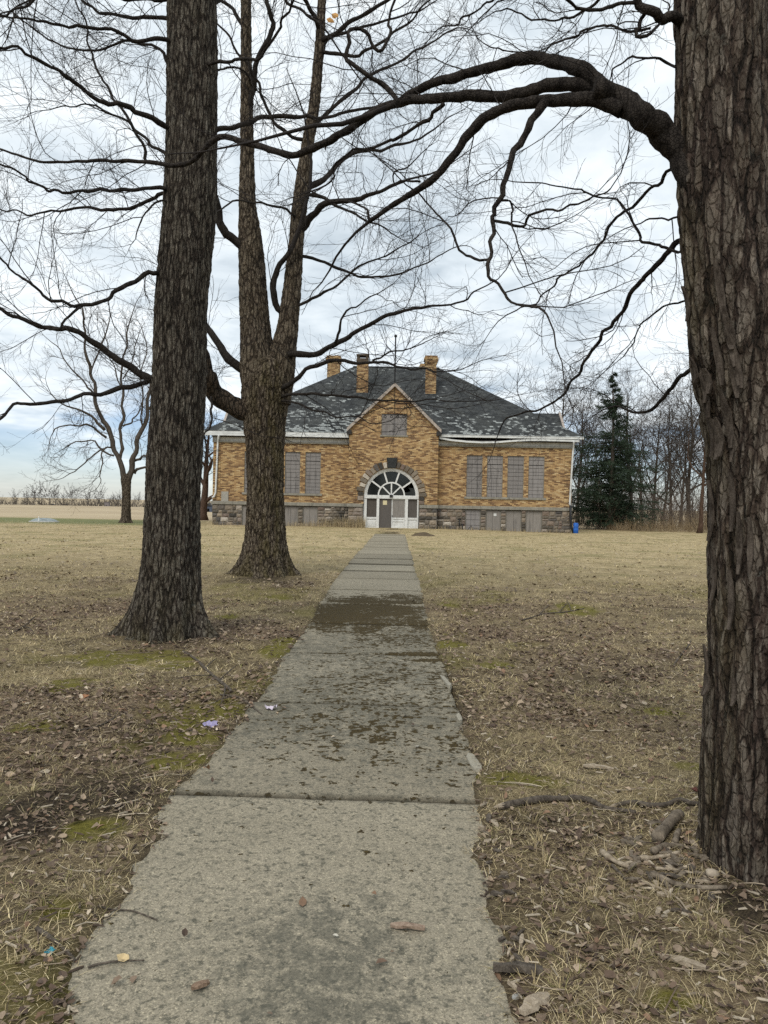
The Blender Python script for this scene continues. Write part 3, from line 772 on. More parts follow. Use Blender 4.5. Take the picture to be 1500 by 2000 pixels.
# ---------------- tree C: right, nearest, its limb arching over the path
YC = 3.2
tC = tree_root('maple_tree', 'big brown plated trunk at the right edge with a limb arching over the path')
profC = [(1545, 318, 1800), (1540, 312, 1700), (1534, 304, 1550), (1531, 280, 1300), (1519, 252, 1000), (1510, 238, 870), (1468, 226, 700), (1440, 196, 560), (1420, 176, 440), (1412, 172, 300), (1409, 168, 150), (1408, 165, 0)]
lobC = [(math.pi * 1.0, .3, .55), (-2.2, .3, .6), (-1.2, .3, .6), (0, .4, .6), (1.4, .5, .5)]
link('trunk', trunk_mesh('trunk', profC, YC, BARK_C, 290, 440, (.22, .32, lobC), .024, 13, 1.5, 51, cellw=.35, mosstop=lambda T, Z: .25 + .5 * np.exp(-((np.angle(np.exp(1j * (T + 3.0)))) / .5) ** 2), top_dz=3.0), tC)
LC = [
 ([(1455,560),(1415,455),(1372,375),(1335,308),(1290,256),(1238,213),(1196,184),(1158,172)], 3.2, 3.2, 108, 46, .55),
 ([(1215,200),(1160,152),(1126,132),(1081,122),(1035,112),(990,122),(933,137),(877,154),(820,176),(775,200)], 3.2, 3.75, 34, 15, 1.0),
 ([(1200,190),(1160,172),(1115,164),(1069,167),(1041,176),(1001,187),(945,188),(877,190),(809,195),(763,205),(718,228),(650,272),(605,292),(565,303),(490,281),(435,267),(410,280),(380,313),(340,322),(285,315),(200,313),(75,316),(0,290)], 3.2, 4.7, 32, 4, .75),
 ([(1215,215),(1160,193),(1115,194),(1064,198),(1013,204),(973,215),(939,238),(911,266),(882,312),(848,346),(809,374),(763,402),(721,433)], 3.2, 3.6, 34, 9, 1.0),
 ([(1064,200),(1052,216),(1024,261),(1004,312),(984,363),(970,397),(964,431),(959,482),(956,538),(973,567),(1013,592),(1047,603),(1069,623)], 3.3, 3.0, 19, 4, .8),
 ([(964,431),(990,437),(1024,436),(1035,419),(1092,408),(1132,391),(1194,368)], 3.25, 2.9, 7, 3, 1),
 ([(970,392),(990,390),(1000,400),(998,425),(996,440)], 3.25, 3.2, 5, 4, 1),
 ([(956,507),(933,507),(894,487),(882,453),(848,414),(826,385),(790,370)], 3.2, 3.6, 6, 3, 1),
 ([(1380,440),(1335,470),(1290,504),(1250,550),(1217,600),(1189,640),(1164,671),(1133,724),(1102,769),(1080,788),(1062,797),(1018,805),(984,819),(973,840)], 3.3, 4.4, 15, 3, .8),
 ([(1370,490),(1330,487),(1290,481),(1256,476),(1239,442),(1205,391),(1143,374),(1052,354)], 3.3, 3.9, 7, 3, 1),
 ([(1340,310),(1318,323),(1273,368),(1217,419),(1160,487),(1103,538),(1047,589),(1010,610)], 3.3, 4.2, 8, 3, 1),
 ([(1390,670),(1352,713),(1324,744),(1301,766),(1282,791),(1265,802),(1237,800),(1200,793)], 3.4, 4.2, 13, 4, 1),
 ([(1360,52),(1321,42),(1285,34),(1256,20),(1242,-5),(1225,-40)], 3.2, 3.1, 24, 14, 1),
 ([(1258,22),(1245,40),(1240,60),(1262,68),(1272,60)], 3.15, 3.1, 9, 7, 1),
 ([(1360,160),(1324,136),(1290,116),(1239,113),(1205,136),(1188,153)], 3.3, 3.6, 8, 3, 1),
 ([(775,200),(769,187),(724,153),(684,125),(676,102),(684,62),(706,57),(730,85),(742,100),(760,60),(765,10),(780,-40)], 3.75, 4.0, 11, 5, 1),
 ([(867,203),(848,222),(826,240),(790,262),(740,288),(690,296),(655,325),(640,360)], 3.5, 4.0, 9, 4, 1),
 ([(721,433),(718,415),(690,402),(640,392),(600,372)], 3.6, 4.0, 5, 3, 1),
 ([(820,355),(780,352),(770,362),(772,340),(800,318)], 3.55, 3.4, 5, 3, 1),
 ([(1240,5),(1200,8),(1140,16),(1100,-5),(1040,-20)], 3.1, 2.9, 9, 5, 1),
 ([(1270,55),(1230,60),(1180,45),(1140,60),(1100,85),(1040,100),(960,90)], 3.1, 3.7, 6, 3, 1),
 ([(1380,600),(1340,590),(1290,600),(1240,650),(1220,700)], 3.4, 4.2, 5, 2.5, 1),
 ([(1350,440),(1320,425),(1270,425),(1240,440)], 3.4, 4.0, 5, 3, 1),
 ([(1300,-80),(1200,-20),(1120,30),(1050,40),(980,20)], 3.2, 3.9, 9, 3, 1),
 ([(1200,-100),(1080,-40),(980,-10),(900,40),(850,60)], 3.2, 4.2, 9, 3, 1)]
limC = []
for i, (px, y0, y1, w0, w1, wp) in enumerate(LC):
    pts, rad = limb_pts(px, y0, y1, w0 * .88, w1 * .88, 300 + i, wig=.012 if i < 4 else .03, wpow=wp)
    limC.append((pts, rad)); limb_obj(pts, rad, LIMB_C, tC, S=14 if w0 > 18 else 8)
LVC = [dict(n=3.9, len=.44, var=.6, K=9, wander=.17, up=.01, rad=.0032, curl=.06, S=4, ang=(.4, 1.0)),
       dict(n=7, len=.20, var=.55, K=6, wander=.21, up=.03, rad=.0014, t0=.12, curl=.07, ang=(.4, .9)),
       dict(n=5, len=.08, var=.5, K=4, wander=.25, up=.06, rad=.0009, t0=.15, curl=.08, ang=(.35, .8))]
V, F = crown(limC[1:], LVC, 9, rmin=.0006)
link('crown', npmesh('crown', V, F, TWIG, True), tC)
M_PLATE = bark_plain('loose_bark_plate', (.030, .023, .018), (.13, .106, .086), 40)
# loose bark plates standing off the left side of the trunk
rs = np.random.RandomState(77)
for i in range(26):
    py = rs.uniform(560, 1640) if i > 12 else rs.uniform(600, 880)
    prof = np.array([(p[2], p[0] - p[1] / 2, p[1] / 2) for p in profC[::-1]])
    cxp = np.interp(py, prof[:, 0], prof[:, 1] + prof[:, 2]); rp = np.interp(py, prof[:, 0], prof[:, 2]) * YC / F_PX
    th = math.pi + rs.uniform(-.1, .9)
    ctr = P(cxp, py, YC); L = rs.uniform(.10, .26); w = rs.uniform(.018, .035)
    m = MB(); vs = []
    for k in range(6):
        t = k / 5; off = rp + .004 + .018 * (t - .5) ** 2 * 4 * (1 if t < .5 else .6); z = ctr[2] + (t - .5) * L
        ww = w * (1 - .6 * abs(2 * t - 1) ** 2) * rs.uniform(.8, 1.2)
        cz = P(np.interp(py - (t - .5) * L * F_PX / YC, prof[:, 0], prof[:, 1] + prof[:, 2]), py, YC)[0]
        for s_ in (-1, 1):
            a = th + s_ * ww / 2 / rp
            for dd in (0, .010):
                vs.append((cz + (off + dd) * math.cos(a), YC + (off + dd) * math.sin(a), z))
    fs = []
    for k in range(5):
        b = 4 * k
        for (p_, q_) in ((0, 1), (1, 3), (3, 2), (2, 0)): fs.append((b + p_, b + q_, b + 4 + q_, b + 4 + p_))
    fs += [(0, 2, 3, 1), (20, 21, 23, 22)]
    m.add(vs, fs); m.build('bark_plate', M_PLATE, tC)
# ================================================================== SCHOOLHOUSE
YF = 47.0                    # front wall plane
YBAY = 46.45                 # front of the gabled bay
def fx(px, y=YF, py=930): return P(px, py, y)[0]
def fz(px, py, y=YF): return P(px, py, y)[2]
CX = fx(766)
XL, XR = fx(416), fx(1117)
Z_EAVE = 5.72; Z_BAND0, Z_BAND1 = fz(766, 991.5), fz(766, 985)
DEPTH = 16.0
def brickmat(name, pal, rowh=.072, bw=.25, mortar=(.20, .165, .115), side=False):
    m = Mat(name, .9, .15)
    sp = m.n('ShaderNodeSeparateXYZ', {0: m.pos})
    uv = m.n('ShaderNodeCombineXYZ', {0: sp.outputs['Y' if side else 'X'], 1: sp.outputs['Z'], 2: 0.0}).outputs[0]
    br = m.n('ShaderNodeTexBrick', {'Vector': uv, 'Color1': (0, 0, 0, 1), 'Color2': (1, 1, 1, 1), 'Mortar': (.5, .5, .5, 1), 'Scale': 1.0, 'Mortar Size': .006, 'Mortar Smooth': .2, 'Bias': 0.0, 'Brick Width': bw, 'Row Height': rowh}, offset=.5, squash=1.0)
    v = m.n('ShaderNodeSeparateColor', {0: br.outputs['Color']}).outputs[0]
    c = m.ramp(v, pal)
    c = m.mix(.55, c, m.ramp(m.noise(14, 4, .6), [(.3, (.72, .70, .68)), (.7, (1.2, 1.2, 1.2))]), 'MULTIPLY')
    blot = m.noise(.75, 4, .6)
    c = m.mix(m.rng(blot, .50, .70, 0, .30), c, (.17, .085, .042))
    c = m.mix(br.outputs['Fac'], c, mortar)
    # rain streaks and soot below the eaves and above the band
    st = m.noise(1.0, 5, .65, m.map((2.4, 2.4, .22)))
    c = m.mix(m.rng(st, .56, .74, 0, .34), c, (.085, .058, .036))
    return m.out(c, m.bump(m.math('SUBTRACT', v, m.math('MULTIPLY', br.outputs['Fac'], 1.6)), .5, .008))
PAL = [(0, (.125, .070, .037)), (.2, (.20, .113, .056)), (.4, (.31, .185, .086)), (.62, (.42, .268, .124)), (.82, (.47, .315, .15)), (1, (.54, .40, .22))]
M_BRICK = brickmat('tan_roman_brick', PAL)
M_BRICK_S = brickmat('tan_roman_brick_side', PAL, side=True)
def plain(name, col, var=.25, sc=6, rough=.8, bump=.25, streak=0, dark=(.1, .1, .1)):
    m = Mat(name, rough, .25)
    n = m.noise(sc, 5, .65)
    c = m.ramp(n, [(.3, tuple(k * (1 - var) for k in col)), (.7, tuple(min(1, k * (1 + var)) for k in col))])
    if streak:
        c = m.mix(m.rng(m.noise(1.0, 5, .7, m.map((9, 9, 1.1))), .52, .72, 0, streak), c, dark)
    return m.out(c, m.bump(n, bump, .006))
M_WHITE = plain('peeling_white_paint', (.64, .64, .62), .18, 9, .7, .3, .55, (.30, .28, .25))
M_GUTTER = plain('pale_gutter_metal', (.60, .61, .60), .18, 3, .55, .1, .4, (.30, .29, .27))
M_FRIEZE = plain('weathered_grey_frieze', (.44, .43, .40), .22, 4, .85, .2, .5, (.16, .15, .13))
M_BAND = plain('weathered_stone_band', (.235, .22, .185), .25, 5, .9, .3, .6, (.10, .10, .075))
M_DARKWOOD = plain('dark_soffit', (.035, .032, .03), .3)
M_BLACKPIPE = plain('black_pipe', (.016, .016, .017), .3, 6, .5)
M_MORTAR = plain('foundation_mortar', (.105, .098, .085), .35, 6)
M_RAKE = plain('weathered_rake_board', (.36, .31, .27), .3, 6, .85, .2, .5, (.15, .12, .10))
def boardmat(name, a, b, seam, gx, gz_, grid=True):
    m = Mat(name, .9, .15)
    n = m.noise(7, 5, .65, m.map((3, 1, .5)))
    fib = m.noise(40, 3, .6, m.map((2, 1, .3)))
    c = m.ramp(m.math('ADD', m.math('MULTIPLY', n, .6), m.math('MULTIPLY', fib, .4)), [(.3, a), (.7, b)])
    c = m.mix(m.math('MULTIPLY', m.rand(), .45), c, (.14, .13, .125))
    c = m.mix(m.rng(m.noise(1.2, 4, .6, m.map((4, 1, .6))), .52, .7, 0, .45), c, (.10, .092, .088))
    return m.out(c, m.bump(n, .2, .005))
M_BOARD = boardmat('grey_window_boarding', (.185, .172, .165), (.31, .29, .28), 0, 0, 0)
M_PLY = boardmat('dark_weathered_plywood', (.062, .054, .046), (.115, .10, .088), 0, 0, 0)
M_PLY2 = boardmat('pale_weathered_plywood', (.18, .162, .142), (.30, .275, .25), 0, 0, 0)
m = Mat('dark_glass', .08, .5); M_GLASS = m.out((.008, .010, .010))
m = Mat('dark_interior', 1, 0); M_DARK = m.out((.006, .006, .006))
# fieldstone
m = Mat('fieldstone', .93, .15)
r_ = m.rand()
c = m.ramp(r_, [(0, (.055, .050, .044)), (.2, (.14, .118, .092)), (.4, (.24, .20, .155)), (.55, (.085, .080, .078)), (.7, (.30, .245, .185)), (.85, (.17, .128, .105)), (1, (.48, .43, .36))])
c = m.mix(.75, c, m.ramp(m.noise(9, 5, .7), [(.3, (.6, .6, .6)), (.7, (1.3, 1.3, 1.3))]), 'MULTIPLY')
M_STONE = m.out(c, m.bump(m.noise(14, 5, .7), .8, .03))
m = Mat('dark_keystone', .9, .2); M_KEY = m.out(m.ramp(m.noise(12, 4, .6), [(.3, (.018, .019, .019)), (.7, (.05, .052, .05))]), m.bump(m.noise(14, 5, .7), .7, .02))
# slate roof with lichen
m = Mat('dark_slate_shingles', .85, .25)
sp = m.n('ShaderNodeSeparateXYZ', {0: m.pos})
uv = m.n('ShaderNodeCombineXYZ', {0: m.math('ADD', sp.outputs['X'], m.math('MULTIPLY', sp.outputs['Y'], .35)), 1: m.math('MULTIPLY', sp.outputs['Z'], 1.0), 2: 0.0}).outputs[0]
br = m.n('ShaderNodeTexBrick', {'Vector': uv, 'Color1': (0, 0, 0, 1), 'Color2': (1, 1, 1, 1), 'Mortar': (0, 0, 0, 1), 'Scale': 1.0, 'Mortar Size': .007, 'Mortar Smooth': .3, 'Brick Width': .24, 'Row Height': .105}, offset=.5)
v = m.n('ShaderNodeSeparateColor', {0: br.outputs['Color']}).outputs[0]
c = m.ramp(v, [(0, (.020, .022, .023)), (.5, (.036, .039, .040)), (1, (.062, .065, .064))])
c = m.mix(m.rng(m.noise(.8, 4, .6), .42, .68, 0, .5), c, (.075, .078, .072))
low = m.rng(sp.outputs['Z'], 9.6, 6.2, 0, .16)
lefty = m.rng(sp.outputs['X'], 3.5, -4.0, -.015, .075)
clump = m.math('ADD', m.math('ADD', m.noise(.55, 3, .55), low), lefty)
big = m.vor(2.1, m.map((1.0, 1.0, 2.6)), out='Distance')
spots = m.math('ADD', m.math('MULTIPLY', v, .34), m.math('ADD', m.math('MULTIPLY', clump, .74), m.math('MULTIPLY', m.noise(4.5, 4, .7, m.map((1, 1, 2.4))), .62)))
c = m.mix(m.rng(spots, 1.075, 1.12, 0, .75), c, m.ramp(v, [(0, (.17, .18, .175)), (1, (.36, .38, .365))]))
c = m.mix(m.math('MULTIPLY', br.outputs['Fac'], .8), c, (.012, .012, .012))
M_ROOF = m.out(c, m.bump(m.math('SUBTRACT', v, m.math('MULTIPLY', br.outputs['Fac'], 1.5)), .6, .015))

house = empty('schoolhouse', (CX, YF, 0), 'abandoned tan brick schoolhouse with boarded windows and dark hipped roof', 'building')
HINV = Matrix.Translation((-CX, -YF, 0))
def H(mb, name, mat, parent=None, **k):
    """build in world coordinates, parented to the house (or one of its parts)"""
    o = mb.build(name, mat, None, **k)
    o.data.transform(HINV); o.parent = parent or house
    return o
def wall_grid(mb, x0, x1, z0, z1, y, holes, rec):
    """front wall sheet with rectangular openings and reveals"""
    xs = sorted({x0, x1, *[h[0] for h in holes], *[h[1] for h in holes]}); zs = sorted({z0, z1, *[h[2] for h in holes], *[h[3] for h in holes]})
    for i in range(len(xs) - 1):
        for k in range(len(zs) - 1):
            xm, zm = (xs[i] + xs[i + 1]) / 2, (zs[k] + zs[k + 1]) / 2
            if any(h[0] < xm < h[1] and h[2] < zm < h[3] for h in holes): continue
            mb.add([(xs[i], y, zs[k]), (xs[i + 1], y, zs[k]), (xs[i + 1], y, zs[k + 1]), (xs[i], y, zs[k + 1])], [(0, 1, 2, 3)])
    for (a, b, c, d) in holes:
        for q in ([(a, c), (a, d)], [(a, d), (b, d)], [(b, d), (b, c)], [(b, c), (a, c)]):
            (p0, p1) = q
            mb.add([(p0[0], y, p0[1]), (p1[0], y, p1[1]), (p1[0], y + rec, p1[1]), (p0[0], y + rec, p0[1])], [(0, 1, 2, 3)])
BXL, BXR = fx(681, YBAY), fx(855, YBAY)
WINS_L = [(477, 508), (517, 547), (556, 586), (596, 626)]
WINS_R = [(911, 942), (951, 982), (991, 1023), (1032, 1063)]
ZW0, ZW1 = fz(970, 971), fz(970, 890)
holesL = [(fx(a), fx(b), ZW0, ZW1) for a, b in WINS_L]; holesR = [(fx(a), fx(b), ZW0, ZW1) for a, b in WINS_R]
Z_WALLTOP = 5.55
for xa_, xb_, hs_ in ((XL, BXL, holesL), (BXR, XR, holesR)):
    mb = MB(); wall_grid(mb, xa_, xb_, Z_BAND1, Z_WALLTOP, YF, hs_, .16); H(mb, 'wall', M_BRICK)
for x, s in ((XL, -1), (XR, 1)):
    mb = MB(); v = [(x, YF, Z_BAND1), (x, YF + DEPTH, Z_BAND1), (x, YF + DEPTH, Z_WALLTOP), (x, YF, Z_WALLTOP)]
    mb.add(v, [(0, 1, 2, 3)]); H(mb, 'side_wall', M_BRICK_S)
mb = MB(); mb.add([(XL, YF + DEPTH, -.5), (XR, YF + DEPTH, -.5), (XR, YF + DEPTH, Z_WALLTOP), (XL, YF + DEPTH, Z_WALLTOP)], [(0, 1, 2, 3)])
H(mb, 'rear_wall', M_BRICK)
# corner and bay quoins: proud blocks of brick courses
def quoins(xa, xb, y, z0, z1, hh=.235, gap=.035):
    n = int((z1 - z0) / (hh + gap)); hh = (z1 - z0) / n - gap
    for i in range(n):
        z = z0 + i * (hh + gap)
        H(MB().box(xa, xb, y - .028, y + .05, z, z + hh), 'quoin', M_BRICK)
quoins(XL - .002, XL + .46, YF, Z_BAND1 + .03, 5.25); quoins(XR - .46, XR + .002, YF, Z_BAND1 + .03, 5.25)
# gabled bay wall with the arched opening
AX = fx(765, YBAY); AR = (fx(819, YBAY) - fx(711, YBAY)) / 2; AZ = fz(765, 968, YBAY)
GZ = fz(770, 751, YBAY); EZ = fz(680, 834, YBAY); GX = (BXL + BXR) / 2
gw = (fx(743, YBAY), fx(793, YBAY), fz(768, 850, YBAY), fz(768, 808, YBAY))
arc = [(AX + AR * math.cos(a), AZ + AR * math.sin(a)) for a in np.linspace(0, math.pi, 25)]
outer = [(BXL, Z_BAND1), (AX - AR, Z_BAND1)] + arc[::-1] + [(AX + AR, Z_BAND1), (BXR, Z_BAND1), (BXR, EZ), (GX, GZ), (BXL, EZ)]
hole = [(gw[0], gw[2]), (gw[0], gw[3]), (gw[1], gw[3]), (gw[1], gw[2])]
def poly_holes(mb, outer, holes, y):
    L = [[Vector((x, z, 0)) for x, z in outer]] + [[Vector((x, z, 0)) for x, z in h] for h in holes]
    tr = geometry.tessellate_polygon(L); fl = [p for l in L for p in l]
    vs = [(p.x, y, p.y) for p in fl]; fs = []
    for t in tr:
        a, b, c = [fl[i] for i in t]
        cr_ = (b.x - a.x) * (c.y - a.y) - (b.y - a.y) * (c.x - a.x)
        fs.append(tuple(t) if cr_ > 0 else tuple(t[::-1]))
    mb.add(vs, fs)
mb = MB(); poly_holes(mb, outer, [hole], YBAY)
for k in range(len(arc) - 1):
    (a, b), (c, d) = arc[k], arc[k + 1]
    mb.add([(a, YBAY, b), (c, YBAY, d), (c, YBAY + .3, d), (a, YBAY + .3, b)], [(0, 1, 2, 3)])
for (a, b, c, d) in [gw]:
    for (p0, p1) in (((a, c), (a, d)), ((a, d), (b, d)), ((b, d), (b, c)), ((b, c), (a, c))):
        mb.add([(p0[0], YBAY, p0[1]), (p1[0], YBAY, p1[1]), (p1[0], YBAY + .15, p1[1]), (p0[0], YBAY + .15, p0[1])], [(0, 1, 2, 3)])
H(mb, 'gable_wall', M_BRICK)
for x in (BXL, BXR): H(MB().add([(x, YBAY, Z_BAND1), (x, YF + .05, Z_BAND1), (x, YF + .05, EZ), (x, YBAY, EZ)], [(0, 1, 2, 3)]), 'bay_return', M_BRICK_S)
quoins(BXL - .002, BXL + .45, YBAY, Z_BAND1 + .03, EZ - .15); quoins(BXR - .45, BXR + .002, YBAY, Z_BAND1 + .03, EZ - .15)
# bands, frieze, gutters
mb = MB(); mb.box(XL - .08, BXL - .02, YF - .09, YF + .1, Z_BAND0, Z_BAND1); H(mb, 'water_table', M_BAND, bevel=.015)
mb = MB(); mb.box(BXR + .02, XR + .08, YF - .09, YF + .1, Z_BAND0, Z_BAND1); H(mb, 'water_table', M_BAND, bevel=.015)
for a, b in ((BXL - .06, AX - AR - .04), (AX + AR + .04, BXR + .06)):
    H(MB().box(a, b, YBAY - .09, YBAY + .1, Z_BAND0, Z_BAND1), 'water_table', M_BAND, bevel=.015)
for a, b in ((XL - .05, BXL - .02), (BXR + .02, XR + .05)):
    H(MB().box(a, b, YF - .07, YF + .1, 5.30, 5.56), 'frieze', M_FRIEZE, bevel=.01)
    H(MB().box(a, b, YF - .11, YF + .1, 5.20, 5.30), 'frieze_moulding', M_BAND, bevel=.01)
    H(MB().box(a, b, YF - .36, YF + .1, 5.563, 5.60), 'soffit', M_DARKWOOD)
# gutters: straight at the left, sagging and torn at the right
def gutter(pts, h0, h1, name):
    mb = MB()
    for i in range(len(pts) - 1):
        (a, z0), (b, z1) = pts[i], pts[i + 1]
        v = []
        for (x, z) in ((a, z0), (b, z1)):
            v += [(x, YF - .44, z - h1), (x, YF - .30, z - h1), (x, YF - .30, z + h0), (x, YF - .44, z + h0)]
        mb.add(v, [(0, 4, 5, 1), (1, 5, 6, 2), (2, 6, 7, 3), (3, 7, 4, 0)] + ([(0, 1, 2, 3)] if i == 0 else []) + ([(4, 7, 6, 5)] if i == len(pts) - 2 else []))
    return H(mb, name, M_GUTTER)
gutter([(XL - .62, 5.70), (BXL - .05, 5.70)], .05, .09, 'gutter')
H(MB().box(XL - .60, BXL - .05, YF - .42, YF - .29, 5.755, 5.92), 'eave_fascia', M_GUTTER, bevel=.01)
def zg(px, py): return fz(px, py, YF - .42), fx(px, YF - .42)
sag = [(857, 856), (880, 860), (910, 863), (940, 864.5), (970, 864), (1000, 861.5), (1030, 860), (1060, 860), (1100, 861), (1130, 862)]
gutter([(zg(a, b)[1], zg(a, b)[0] + .03) for a, b in sag], .04, .07, 'sagging_gutter')
H(MB().box(BXR + .05, XR + .60, YF - .42, YF - .29, 5.755, 5.93), 'eave_fascia', M_GUTTER, bevel=.01)
# main hipped roof and cross gables
EY0, EY1 = YF - .44, YF + DEPTH + .62
EX0, EX1 = XL - .62, XR + .62
ZR = fz(770, 718, 55.0); RX0, RX1 = fx(690, 55, 716), fx(858, 55, 718); ZE = 5.90
mb = MB()
v = [(EX0, EY0, ZE), (EX1, EY0, ZE), (EX1, EY1, ZE), (EX0, EY1, ZE), (RX0, 55, ZR), (RX1, 55, ZR)]
mb.add(v, [(0, 1, 5, 4), (1, 2, 5), (2, 3, 4, 5), (3, 0, 4), (0, 3, 2, 1)])
roof = H(mb, 'roof', M_ROOF)
for s, xe, px, py in ((-1, XL - .85, 451, 821), (1, XR + .85, 1095, 808)):
    zt = fz(1095, 808, 55.0); hw = 2.9
    mb = MB()
    xi = CX + s * 6.0
    mb.add([(xe, 55 - hw, 6.0), (xi, 55 - hw, 6.0), (xi, 55, zt), (xe, 55, zt), (xe, 55 + hw, 6.0), (xi, 55 + hw, 6.0)], [(0, 1, 2, 3), (3, 2, 5, 4)])
    H(mb, 'side_gable_roof', M_ROOF, roof)
    mb = MB(); xw = xe - s * .25
    mb.add([(xw, 55 - hw + .2, 0), (xw, 55 + hw - .2, 0), (xw, 55 + hw - .2, 6.0), (xw, 55, zt - .15), (xw, 55 - hw + .2, 6.0)], [(0, 1, 2, 3, 4)])
    for yy in (55 - hw + .2, 55 + hw - .2): mb.add([(xw, yy, 0), (xw - s * .62, yy, 0), (xw - s * .62, yy, 6.0), (xw, yy, 6.0)], [(0, 1, 2, 3)])
    H(mb, 'side_gable_wall', M_BRICK_S)
    mb = MB(); x0, x1 = sorted((xe - s * .06, xe + s * .10))
    for t in (-1, 1): mb.add([(x, 55 + t * hw * k, 6.0 + (zt - 6.0) * (1 - k) + dz) for x in (x0, x1) for k, dz in ((1, -.12), (0, -.12), (0, .10), (1, .10))], [(0, 1, 2, 3), (4, 7, 6, 5), (0, 4, 5, 1), (3, 2, 6, 7), (0, 3, 7, 4), (1, 5, 6, 2)])
    H(mb, 'side_rake_board', M_RAKE, roof)
# front gable roof
mb = MB(); yb = 51.6
ov = .16; sl = (GZ - EZ) / (GX - BXL)
for s in (-1, 1):
    xe = BXL - ov if s < 0 else BXR + ov; ze = EZ - sl * ov + .10
    mb.add([(xe, YBAY - .16, ze), (xe, yb - 3.0, ze), (GX, yb, GZ + .10), (GX, YBAY - .16, GZ + .10)], [(0, 1, 2, 3) if s > 0 else (3, 2, 1, 0)])
H(mb, 'gable_roof', M_ROOF, roof)
for s in (-1, 1):
    xe = BXL - ov if s < 0 else BXR + ov; ze = EZ - sl * ov
    mb = MB()
    mb.prism([(xe, ze - .13), (GX + s * .002, GZ - .13), (GX + s * .002, GZ + .092), (xe, ze + .092)], YBAY - .19, YBAY - .035)
    H(mb, 'rake_board', M_RAKE, roof)
    H(MB().box(min(xe, xe - s * .30), max(xe, xe - s * .30), YBAY - .18, YF, ze - .30, ze - .04), 'eave_return', M_DARKWOOD, roof)
# ridge roll
H(MB().tube([(RX0, 55, ZR + .02), (RX1, 55, ZR + .02)], .06, 6), 'ridge_cap', M_ROOF, roof)
# chimneys
def chimney(pxa, pxb, pyb, pyt, y, flare=True, broken=False, dark=False):
    xa, xb = fx(pxa, y, 730), fx(pxb, y, 730); z0, zt = fz((pxa + pxb) / 2, pyb, y) - .6, fz((pxa + pxb) / 2, pyt, y)
    d = xb - xa
    ch = H(MB().box(xa, xb, y - d * .1, y + d * .9, z0, zt - .55), 'chimney', M_BRICK, roof)
    mb = MB()
    if flare:
        for k, (e, h0, h1) in enumerate(((.045, .55, .44), (.09, .437, .30), (.13, .297, .14), (.07, .137, 0.0))):
            mb.box(xa - e, xb + e, y - d * .1 - e, y + d * .9 + e, zt - h0, zt - h1)
    else:
        mb.box(xa - .02, xb + .02, y - d * .1 - .02, y + d * .9 + .02, zt - .55, zt - .28)
        for (u0, u1) in ((0, .22), (.78, 1.0)): mb.box(xa + d * u0, xa + d * u1, y - d * .08, y + d * .9, zt - .277, zt - .10)
        mb.box(xa - .05, xb + .03, y - d * .15, y + d * .95, zt - .098, zt)
    o = mb.build('chimney_cap', M_DARKCAP if dark else M_BRICK, None); o.data.transform(HINV); o.parent = ch
    return ch
M_DARKCAP = plain('sooty_chimney_brick', (.085, .065, .045), .4, 10)
yc = 51.5
chimney(697, 719, 766, 692, yc, flare=False, dark=True)
chimney(831.5, 852, 767, 695, yc)
chimney(639, 663, 740, 695, 57.5)
chimney(822, 833, 730, 711, 59.5)
# lightning rod on the gable, with the cable running down to the gable window
xt = fx(772, YBAY, 700); mb = MB()
mb.tube([(fx(771, YBAY, 752), YBAY - .1, GZ - .1), (xt, YBAY - .1, fz(772, 658, YBAY))], .05, 6)
rod = H(mb, 'lightning_rod', M_BLACKPIPE)
b = bmesh.new(); bmesh.ops.create_icosphere(b, subdivisions=2, radius=.10, matrix=Matrix.Translation((xt, YBAY - .1, fz(772, 657, YBAY))))
me = bpy.data.meshes.new('ball'); b.to_mesh(me); b.free(); me.transform(HINV); link('ball', me, rod, M_BLACKPIPE)
H(MB().tube([(fx(771, YBAY, 760), YBAY - .04, GZ - .15), (fx(770, YBAY, 800), YBAY - .04, fz(770, 800, YBAY)), (fx(769, YBAY, 848), YBAY - .035, fz(769, 846, YBAY))], .014, 5), 'cable', M_BLACKPIPE)
# boarded windows
def board_window(a, b, c, d, y, cols, rows, seed, top=.21, mat=None, name='window'):
    """a board of panels with recessed joints, in its frame"""
    rs = np.random.RandomState(seed)
    fr = H(MB().box(a, b, y + .10, y + .14, c, d), name, M_DARK)
    mb = MB(); g = .019
    zt = d - (d - c) * top
    hs = sorted(rs.uniform(.05, .95, rows)); hs = [(i + 1) / (rows + 1) + rs.uniform(-.02, .02) for i in range(rows)]
    zs = [c] + [c + (zt - c) * h for h in hs] + [zt, zt + (d - zt) * .55, d] if top else [c] + [c + (d - c) * h for h in hs] + [d]
    xs = [a] + [a + (b - a) * ((i + 1) / (cols) + rs.uniform(-.05, .05)) for i in range(cols - 1)] + [b]
    for i in range(len(xs) - 1):
        for k in range(len(zs) - 1):
            gz2 = g * (1.8 if abs(zs[k + 1] - zt) < 1e-6 else .55)
            mb.box(xs[i] + g * .3, xs[i + 1] - g * .3, y + .075 + rs.uniform(0, .004), y + .095, zs[k] + g * .5, zs[k + 1] - gz2)
    o = mb.build('board', mat or M_BOARD, None); o.data.transform(HINV); o.parent = fr
    for (p, q) in ((a, a + .035), (b - .035, b)):
        o = MB().box(p, q, y + .05, y + .072, c, d).build('jamb', M_BAND, None); o.data.transform(HINV); o.parent = fr
    return fr
for i, h in enumerate(holesL + holesR): board_window(*h, YF, 3, 7 + i % 2, 400 + i)
for hs in (holesL, holesR):
    H(MB().box(hs[0][0] - .12, hs[-1][1] + .12, YF - .07, YF + .06, ZW0 - .14, ZW0), 'sill', M_BAND, bevel=.012)
gwin = board_window(*gw, YBAY, 2, 1, 450, top=0, name='gable_window')
